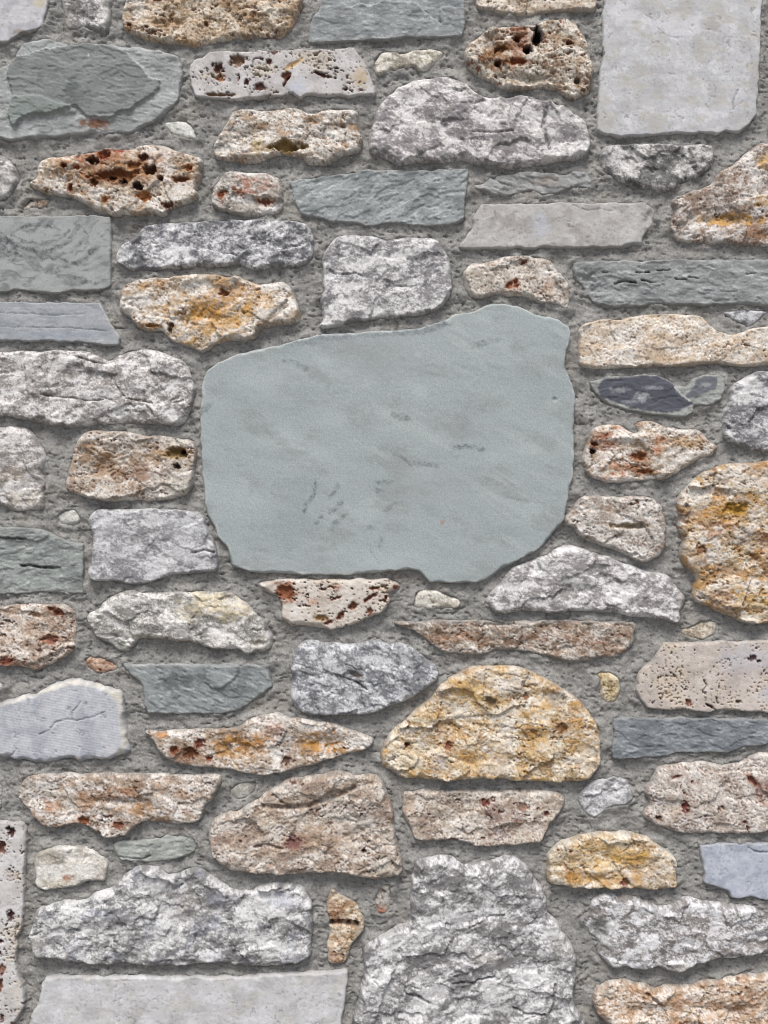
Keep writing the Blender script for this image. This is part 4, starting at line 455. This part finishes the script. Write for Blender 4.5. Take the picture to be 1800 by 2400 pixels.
('rough','small crumpled grey stone right under the golden half-round stone','23 430,220 450,150 510,100 560,80 640,75 660,40 690,70 750,75 755,130 790,200 720,235 650,245 580,280 540,320 500,310 460,260', dict(H=28, R=18, c=((188,188,190),(226,226,228),(136,135,138)))),
('tufa','cream-pink stone with red specks above the pale blue slate','22 950,1659 1000,1640 1100,1625 1250,1625 1350,1645 1450,1640 1530,1600 1600,1570 1820,1560 | 23 1820,410 1659,395 1560,425 1450,425 1300,420 1150,425 1050,410 950,370 900,335 850,330 850,280 900,240 900,190 860,165 870,130 910,100 930,50 940,10',
 dict(H=42, R=20, pits=.4, k=.7, ang=65, pc=(112,60,54), c=((206,196,186),(234,229,223),(176,162,150)), ft=[('pit','23',1110,235,26,36,9,(110,56,50)),('stain_shade','23',1620,150,50,90,.7,(130,66,54)),('pit','23',940,310,20,16,10,(80,50,48)),('stain_shade','23',1010,280,60,50,.5,(190,170,144)),('pit','23',1540,70,50,20,8,(120,66,54),40),('pit','23',1150,75,10,9,6,(100,54,48)),('pit','23',1050,40,40,8,6,(120,72,64),-10),('pit','23',1490,335,14,9,7,(110,60,54))])),
('tufa','golden-yellow loaf-shaped stone above the snowy grey stone','23 220,700 235,640 230,570 260,530 320,490 390,475 460,440 540,430 600,420 700,425 800,430 870,455 930,490 980,530 1040,570 1065,610 1055,680 1080,760 1000,785 880,790 780,775 650,780 500,780 400,768 300,765 240,755',
 dict(H=52, R=24, pits=.38, pc=(134,92,60), c=((216,200,172),(240,233,220),(176,148,112)), ft=[('stain_shade','23',520,540,210,90,.75,(222,180,104)),('stain_shade','23',520,690,180,50,.85,(198,148,70)),('stain_shade','23',350,680,40,50,.8,(170,122,60)),('stain_shade','23',800,560,160,50,.8,(216,170,88)),('stain_shade','23',800,700,50,70,.85,(204,152,70),0,-30),('bump','23',560,690,130,40,-10),('stain_shade','23',900,680,130,80,.5,(214,204,196)),('pit','23',720,720,30,26,10,(130,80,66)),('stain_shade','23',450,560,90,50,.45,(196,178,156)),('pit','23',290,515,9,9,7,(120,74,54)),('pit','23',365,515,9,9,7,(120,74,54)),('line','23 640,600 690,680 780,760',5,6,(220,190,140),.4)])),
('sawn','pale blue slab with a broken corner','23 1215,500 1300,490 1450,485 1600,485 1820,490 1820,850 1659,850 1600,845 1550,830 1470,845 1415,840 1400,800 1330,770 1240,740 1245,680 1225,600',
 dict(H=28, R=6, k=1.2, c=((186,193,206),(204,210,220),(160,168,182)), ft=[('line','23 1520,500 1560,530 1640,530',2.4,4,(130,134,142),.7),('line','23 1215,500 1225,600 1245,680 1240,740',3,0,(214,218,224),.6),('line','23 1250,750 1340,775 1400,810',3,0,(206,210,216),.6)])),
('rough','giant craggy grey boulder with a stepped shoulder','13 625,1659 640,1600 680,1450 685,1380 710,1310 700,1250 690,1200 730,1140 780,1110 860,1090 920,1040 990,1020 1005,920 1000,830 1015,740 1020,640 1060,600 1130,590 1210,580 1290,590 1340,640 1430,630 1500,615 1580,580 1659,575 | 23 0,578 60,610 110,660 150,720 200,790 230,860 220,930 290,1000 320,1060 370,1120 400,1180 420,1250 410,1330 430,1400 400,1450 400,1560 450,1620 490,1659 500,1830 | 13 610,1830',
 dict(H=60, R=40, k=1.15, qs=115, ang=-24, c=((172,171,172),(230,229,230),(112,109,110)), ft=[('bump','13',1250,800,220,180,10),('line','13 1380,1000 1440,970 1520,930 1600,930',3,7,(120,116,110),.5),('line','13 1270,1360 1400,1345 1540,1320',3.4,9,(110,108,108),.5),('stain_shade','13',1480,1200,90,50,.5,(222,216,206)),('line','23 0,1520 80,1555 200,1570',4,9,(110,108,108),.5),('stain_shade','23',320,1110,80,110,.45,(190,188,178)),('line','13 960,1420 1040,1440 1120,1490',4,9,(120,118,118),.4),('line','23 270,1370 260,1500 240,1560',4,9,(130,128,128),.5)])),
('rough','snowy grey stone with a wavy top below the golden loaf-shaped stone','23 430,990 500,950 510,870 600,820 700,820 790,830 850,880 920,890 1000,900 1060,900 1120,850 1200,855 1300,880 1420,900 1500,890 1580,910 1659,960 1820,970 1820,1200 1659,1200 1560,1215 1430,1240 1300,1245 1200,1270 1100,1310 1000,1320 950,1295 860,1300 750,1290 660,1310 600,1250 550,1200 570,1130 520,1090 480,1050',
 dict(H=52, R=36, c=((170,167,166),(234,234,237),(116,110,106)), ft=[('stain_shade','23',540,1080,110,150,.7,(150,150,146)),('bump','23',520,1060,100,150,-18),('stain_shade','23',1590,1110,160,50,.6,(128,122,116)),('bump','23',1600,1110,150,50,-12),('stain_shade','23',1250,900,180,40,.5,(228,229,233)),('stain_shade','23',920,910,130,30,.5,(228,229,233)),('stain_shade','23',760,1260,110,40,.5,(206,208,216)),('stain_shade','23',1060,1280,140,40,.6,(170,168,158)),('stain_shade','23',1150,1040,220,90,.3,(140,130,124))])),
('tufa','long tan and white stone with sugary texture below the snowy grey stone','23 525,1480 550,1420 630,1390 720,1380 800,1400 860,1400 930,1450 1000,1420 1100,1415 1200,1405 1320,1390 1400,1365 1500,1345 1659,1340 1820,1340 1820,1800 700,1800 620,1659 560,1600 535,1540',
 dict(H=48, R=28, pits=.42, c=((212,192,170),(240,233,225),(168,136,108)), bl=[((186,142,102),60,.02,.7,1.4)], ft=[('bump','23',1350,1540,150,50,-12),('stain_shade','23',1380,1530,150,50,.6,(176,130,92)),('bump','23',820,1540,150,60,-8),('stain_shade','23',800,1540,140,50,.5,(186,146,108)),('line','23 860,1430 920,1480 960,1510',5,10,(150,120,96),.5),('stain_shade','23',600,1430,80,50,.6,(206,204,196)),('stain_shade','23',1080,1490,120,30,.5,(200,158,126))])),
('rough','tiny white chip at the mortar joint above the saw-marked bluish stone','02 -100,1080 0,1085 40,1115 30,1135 0,1145 -100,1150', dict(H=16, k=.4, c=((206,204,196),(230,228,222),(160,156,148)))),
('rough','small grey stone above the tall narrow white stone','03 -100,90 0,100 20,140 15,240 0,280 -100,290', dict(H=26, k=.6)),
]
PEBBLES = [('00',870,1480,24,24,(140,118,96)),('00',1150,935,16,10,(170,150,120)),('21',508,1080,20,16,(206,182,140)),('21',400,1555,24,16,(196,144,112)),
 ('12',1030,685,16,14,(160,126,108)),('12',1540,688,12,20,(156,120,104)),('12',1215,980,16,10,(150,92,76)),('12',720,425,26,18,(176,178,172)),
 ('01',910,1632,26,14,(150,120,104)),('01',970,1605,22,16,(140,138,130)),('22',632,683,16,12,(126,74,64)),('20',532,632,12,10,(130,80,70)),
 ('23',800,380,18,10,(132,78,70)),('03',715,738,20,8,(176,110,84)),('23',590,8,12,14,(150,88,76)),('10',400,316,20,14,(150,116,100)),('03',155,1330,22,16,(170,168,160)),('13',70,15,30,12,(160,158,150)),('10',700,1015,14,16,(180,162,130))]


# ------------------------------------------------------------------ the wall
root = bpy.data.objects.new('stone_wall', None); sc.collection.objects.link(root)
root['label'] = 'mortared rubble wall of mixed grey, cream and rusty stones around a blank plaque slab'
root['category'] = 'wall'; root['kind'] = 'thing'
def part(name, me, parent=root, label=None):
    o = bpy.data.objects.new(name, me); sc.collection.objects.link(o); o.parent = parent
    if label: o['label'] = label
    return o
outl = []
for i, (fam, lab, s, P) in enumerate(STONES):
    seed = 100+i*53; Q = dict(FAM[fam]); Q.update(P)
    poly = tr(s)
    if 'c' not in Q: Q['c'] = PAL[fam]
    poly = np.array([900,1200]) + (poly-np.array([900,1200]))*(1-.35*Q['H']*U/DIST)    # the rim stands that far in front of the face
    grow = 4.5 if fam in ('rough','tufa') else 2.0
    soft = refine(poly, 0, seed, 7., 2, grow)
    poly = refine(poly, Q['wear'], seed, smooth=Q['sm'], grow=grow); outl.append(poly)
    V, F3, F4, col = stone_mesh(fam, poly, Q, seed, soft=soft if fam in ('rough','tufa') else None)
    c = V[:-1].mean(0)*[1,1,0]; W = wallpos(V)-wallpos(c[None,:])
    nm = 'plaque_slab' if fam == 'plaque' else 'stone'
    o = part(nm, mesh_from(nm, W, F3, F4, col, MAT[fam]), label=lab); o.location = wallpos(c[None,:])[0]
# small pebbles caught in the mortar
for i, (tl, x, y, rx, ry, c) in enumerate(PEBBLES):
    x, y = T(tl, x, y); a = np.linspace(0, 2*np.pi, 14, endpoint=False)
    poly = refine(np.stack([x+rx/K*np.cos(a), y+ry/K*np.sin(a)],1), .8, 900+i, 2.0); outl.append(poly)
    V, F3, F4, col = stone_mesh('rough', poly, dict(FAM['rough'], H=5, R=8, k=.25, smear=.2, c=(c, tuple(min(255,q+30) for q in c), tuple(int(q*.75) for q in c))), 900+i, 1.5)
    c0 = V[:-1].mean(0)*[1,1,0]
    part('pebble', mesh_from('pebble', wallpos(V)-wallpos(c0[None,:]), F3, F4, col, MAT['rough'])).location = wallpos(c0[None,:])[0]

# stones past the survey: courses of a dozen shared shapes
LIB = []; rg = random.Random(5)
for i in range(12):
    fam = ['rough','tufa','slate','rough','sawn','tufa'][i % 6]; wd, ht = 130+10*rg.random(), 62+8*rg.random()
    a = np.linspace(0, 2*np.pi, 40, endpoint=False); pw = .28+.2*rg.random()
    poly = np.stack([wd*np.sign(np.cos(a))*np.abs(np.cos(a))**pw, ht*np.sign(np.sin(a))*np.abs(np.sin(a))**pw],1)
    poly *= 1+.10*fbm(np.cos(a)*1.2+i*9, np.sin(a)*1.2, i, 2)[:,None]
    poly = refine(poly, 3, i*7); Q = dict(FAM[fam]); Q['c'] = PAL[fam]
    if fam == 'tufa' and i > 6: Q['bl'] = [((196,150,82),60,.05,.8)]
    V, F3, F4, col = stone_mesh(fam, poly, Q, 3000+i*41, 4.5)
    W = np.stack([V[:,0]*U, -V[:,2]*U, -V[:,1]*U],1)
    LIB.append((mesh_from('stone', W, F3, F4, col, MAT[fam]), wd, ht))
g = 10; X0, X1, Y0, Y1 = -1300, 3100, -620, 3290      # survey units: 2.2 m of wall from the ground to 1.96 m
occ = np.zeros(((Y1-Y0)//g, (X1-X0)//g), bool)
OX, OY = np.meshgrid(X0+np.arange(occ.shape[1])*g+g/2, Y0+np.arange(occ.shape[0])*g+g/2)
near_m = np.full(occ.shape, -999., np.float32)
for p in outl:
    b0 = p.min(0)-40; b1 = p.max(0)+40
    m = (OX > b0[0]) & (OX < b1[0]) & (OY > b0[1]) & (OY < b1[1])
    if m.any():
        d_, _ = sdf(OX[m], OY[m], p); near_m[m] = np.maximum(near_m[m], d_)
occ |= near_m > -20
occ |= (OX > -20) & (OX < 1820) & (OY > -20) & (OY < 2420)
extra = []; y = Y0+26
while y < Y1-70:
    hh = rg.choice([110,135,160,190,215]); hh = min(hh, Y1-16-y); x = X0+16+rg.randint(0,30)
    r0, r1 = int((y-Y0)/g), int((y+hh-Y0)/g)
    free = ~occ[r0:r1+1].any(0)
    while x < X1-60:
        c0 = int((x-X0)/g); run = 0
        while c0+run < len(free) and free[c0+run]: run += 1
        L = min(run*g, X1-14-x)
        if L < 60: x += g; continue
        ww = rg.choice([190,250,310,380,470])*rg.uniform(.85,1.15)
        if L-ww < 130: ww = L if L < 520 else L*.5-14
        dh = rg.uniform(0,.14)*hh
        extra.append((x+ww/2, y+hh/2+rg.uniform(-.5,.5)*dh, ww, hh-dh)); x += ww+rg.randint(24,38)
    y += hh+rg.randint(20,30)
for x, y, ww, hh in extra: occ |= (np.abs(OX-x) < ww/2+20) & (np.abs(OY-y) < hh/2+20)
small = 0
for y in range(Y0+20, Y1-90, 20):
    r0, r1 = int((y-Y0)/g), int((y+62-Y0)/g); x = X0+16
    while x < X1-60 and small < 50:
        free = ~occ[r0:r1+1].any(0); c0 = int((x-X0)/g); run = 0
        while c0+run < len(free) and free[c0+run]: run += 1
        L = min(run*g, X1-14-x)
        if L < 70: x += g; continue
        ww = L if L < 300 else 220; extra.append((x+ww/2, y+31, ww, 62)); small += 1
        occ |= (np.abs(OX-x-ww/2) < ww/2+20) & (np.abs(OY-y-31) < 51); x += ww+24
for x, y, ww, hh in extra:
    me, wd, ht = LIB[(len(extra)*7+int(x*.37+y*.73)) % len(LIB)]; o = part('stone', me); o.location = ((x-900)*U, 0, ZC-(y-1200)*U)
    o.scale = (ww/2/wd, rg.uniform(.75,1.05), hh/2/ht)

# mortar: fine bed in the surveyed field, coarser bed outside it, in one piece
def mortar_h(x, y):
    h = 2.5 + 5*fbm(x/170,y/120,7000,3) + 3.6*fbm(x/40,y/24,7003,4,.55) + 1.5*fbm(x/11,y/8,7010,3,.7)
    h -= 4*ss(.42,.54,fbm(x/13,y/9,7020,2)+.35*fbm(x/80,y/80,7022,2)) + 4*ss(.78,.92,ridged(x/70,y/22,7025,2))*ss(0,.3,fbm(x/60,y/60,7026,2))
    return h
def mortar_col(x, y):
    c = np.repeat(alb(MORT)[None,:], len(x), 0)
    c = mixc(c, (164,163,159), .7*ss(-.1,.45,fbm(x/90,y/70,7031,4))); c = mixc(c, (132,131,128), .5*ss(.05,.5,fbm(x/60,y/45,7041,4)))
    c = mixc(c, (176,175,172), .6*ss(.08,.36,fbm(x/14,y/9,7051,4,.8))); c = mixc(c, (108,107,104), .5*ss(.14,.4,fbm(x/16,y/10,7061,4,.8)))
    return mixc(c, (158,152,142), .3*ss(.15,.5,fbm(x/120,y/100,7071,3)))
def bed(xa, xb, ya, yb, d, holes):
    nx = int(round((xb-xa)/d))+1; ny = int(round((yb-ya)/d))+1
    X, Y = np.meshgrid(np.linspace(xa,xb,nx), np.linspace(ya,yb,ny)); px, py = X.ravel(), Y.ravel()
    best = np.full(len(px), -60., np.float32)
    if holes:
        idx = np.arange(nx*ny).reshape(ny,nx)
        for p in outl:
            b0 = p.min(0)-26; b1 = p.max(0)+26
            i0 = max(0,int((b0[0]-xa)/d)); i1 = min(nx,int((b1[0]-xa)/d)+2); j0 = max(0,int((b0[1]-ya)/d)); j1 = min(ny,int((b1[1]-ya)/d)+2)
            if i1 <= i0 or j1 <= j0: continue
            k = idx[j0:j1,i0:i1].ravel(); s_, _ = sdf(px[k], py[k], p); best[k] = np.maximum(best[k], s_)
    h = mortar_h(px, py)
    if holes: h = h + ss(-26,0,best)*(5+9*fbm(px/45,py/45,7080,3))-10*ss(4,9,best)
    keep = best < 9; I = np.arange(nx*ny).reshape(ny,nx)
    F = np.stack([I[:-1,:-1].ravel(), I[1:,:-1].ravel(), I[1:,1:].ravel(), I[:-1,1:].ravel()],1); F = F[keep[F].all(1)]
    us = np.unique(F); mp = -np.ones(nx*ny,int); mp[us] = np.arange(len(us))
    return np.stack([px[us],py[us],h[us]],1), mp[F], mortar_col(px[us],py[us])
beds = [bed(-60,1860,-60,2460,2.5,True), bed(X0,-60,Y0,Y1,12,False), bed(1860,X1,Y0,Y1,12,False), bed(-60,1860,Y0,-60,12,False), bed(-60,1860,2460,Y1,12,False)]
off = 0; VV = []; FF = []; CC = []
for V, F, C in beds: VV.append(V); FF.append(F+off); CC.append(C); off += len(V)
V = np.concatenate(VV); F = np.concatenate(FF); TRI[0] += 2*len(F)
part('mortar', mesh_from('mortar', wallpos(V), np.zeros((0,3),int), F, np.concatenate(CC), MORTAR), label='grey sandy mortar bedding between the stones')
# solid core of the wall behind the bed
x0, x1, zt = (X0-900)*U, (X1-900)*U, ZC-(Y0-1200)*U
cv = np.array([(x,y,z) for z in (0,zt) for y in (.016,.42) for x in (x0,x1)])
cf = np.array([(0,1,5,4),(3,2,6,7),(2,0,4,6),(1,3,7,5),(4,5,7,6),(2,3,1,0)])
part('core', mesh_from('core', cv, np.zeros((0,3),int), cf, np.repeat(alb(MORT)[None,:],8,0), MORTAR, False))

# ------------------------------------------------------------------ ground
gm = bpy.data.materials.new('gravel_ground'); gm.use_nodes = True; gn = gm.node_tree; gb = gn.nodes['Principled BSDF']
gt = gn.nodes.new('ShaderNodeTexNoise'); gt.inputs['Scale'].default_value = 40; gt.inputs['Detail'].default_value = 6
gr = gn.nodes.new('ShaderNodeValToRGB'); gr.color_ramp.elements[0].color = (.16,.155,.145,1); gr.color_ramp.elements[1].color = (.34,.33,.31,1)
gc = gn.nodes.new('ShaderNodeTexCoord'); gn.links.new(gc.outputs['Object'], gt.inputs['Vector'])
gn.links.new(gt.outputs['Fac'], gr.inputs[0]); gn.links.new(gr.outputs[0], gb.inputs['Base Color']); gb.inputs['Roughness'].default_value = .95
me = bpy.data.meshes.new('ground'); me.from_pydata([(-400,-400,0),(400,-400,0),(400,400,0),(-400,400,0)],[],[(0,1,2,3)]); me.materials.append(gm)
go = bpy.data.objects.new('ground', me); sc.collection.objects.link(go); go['kind'] = 'structure'
print('stones', len(STONES), 'beyond', len(extra), 'triangles', TRI[0])
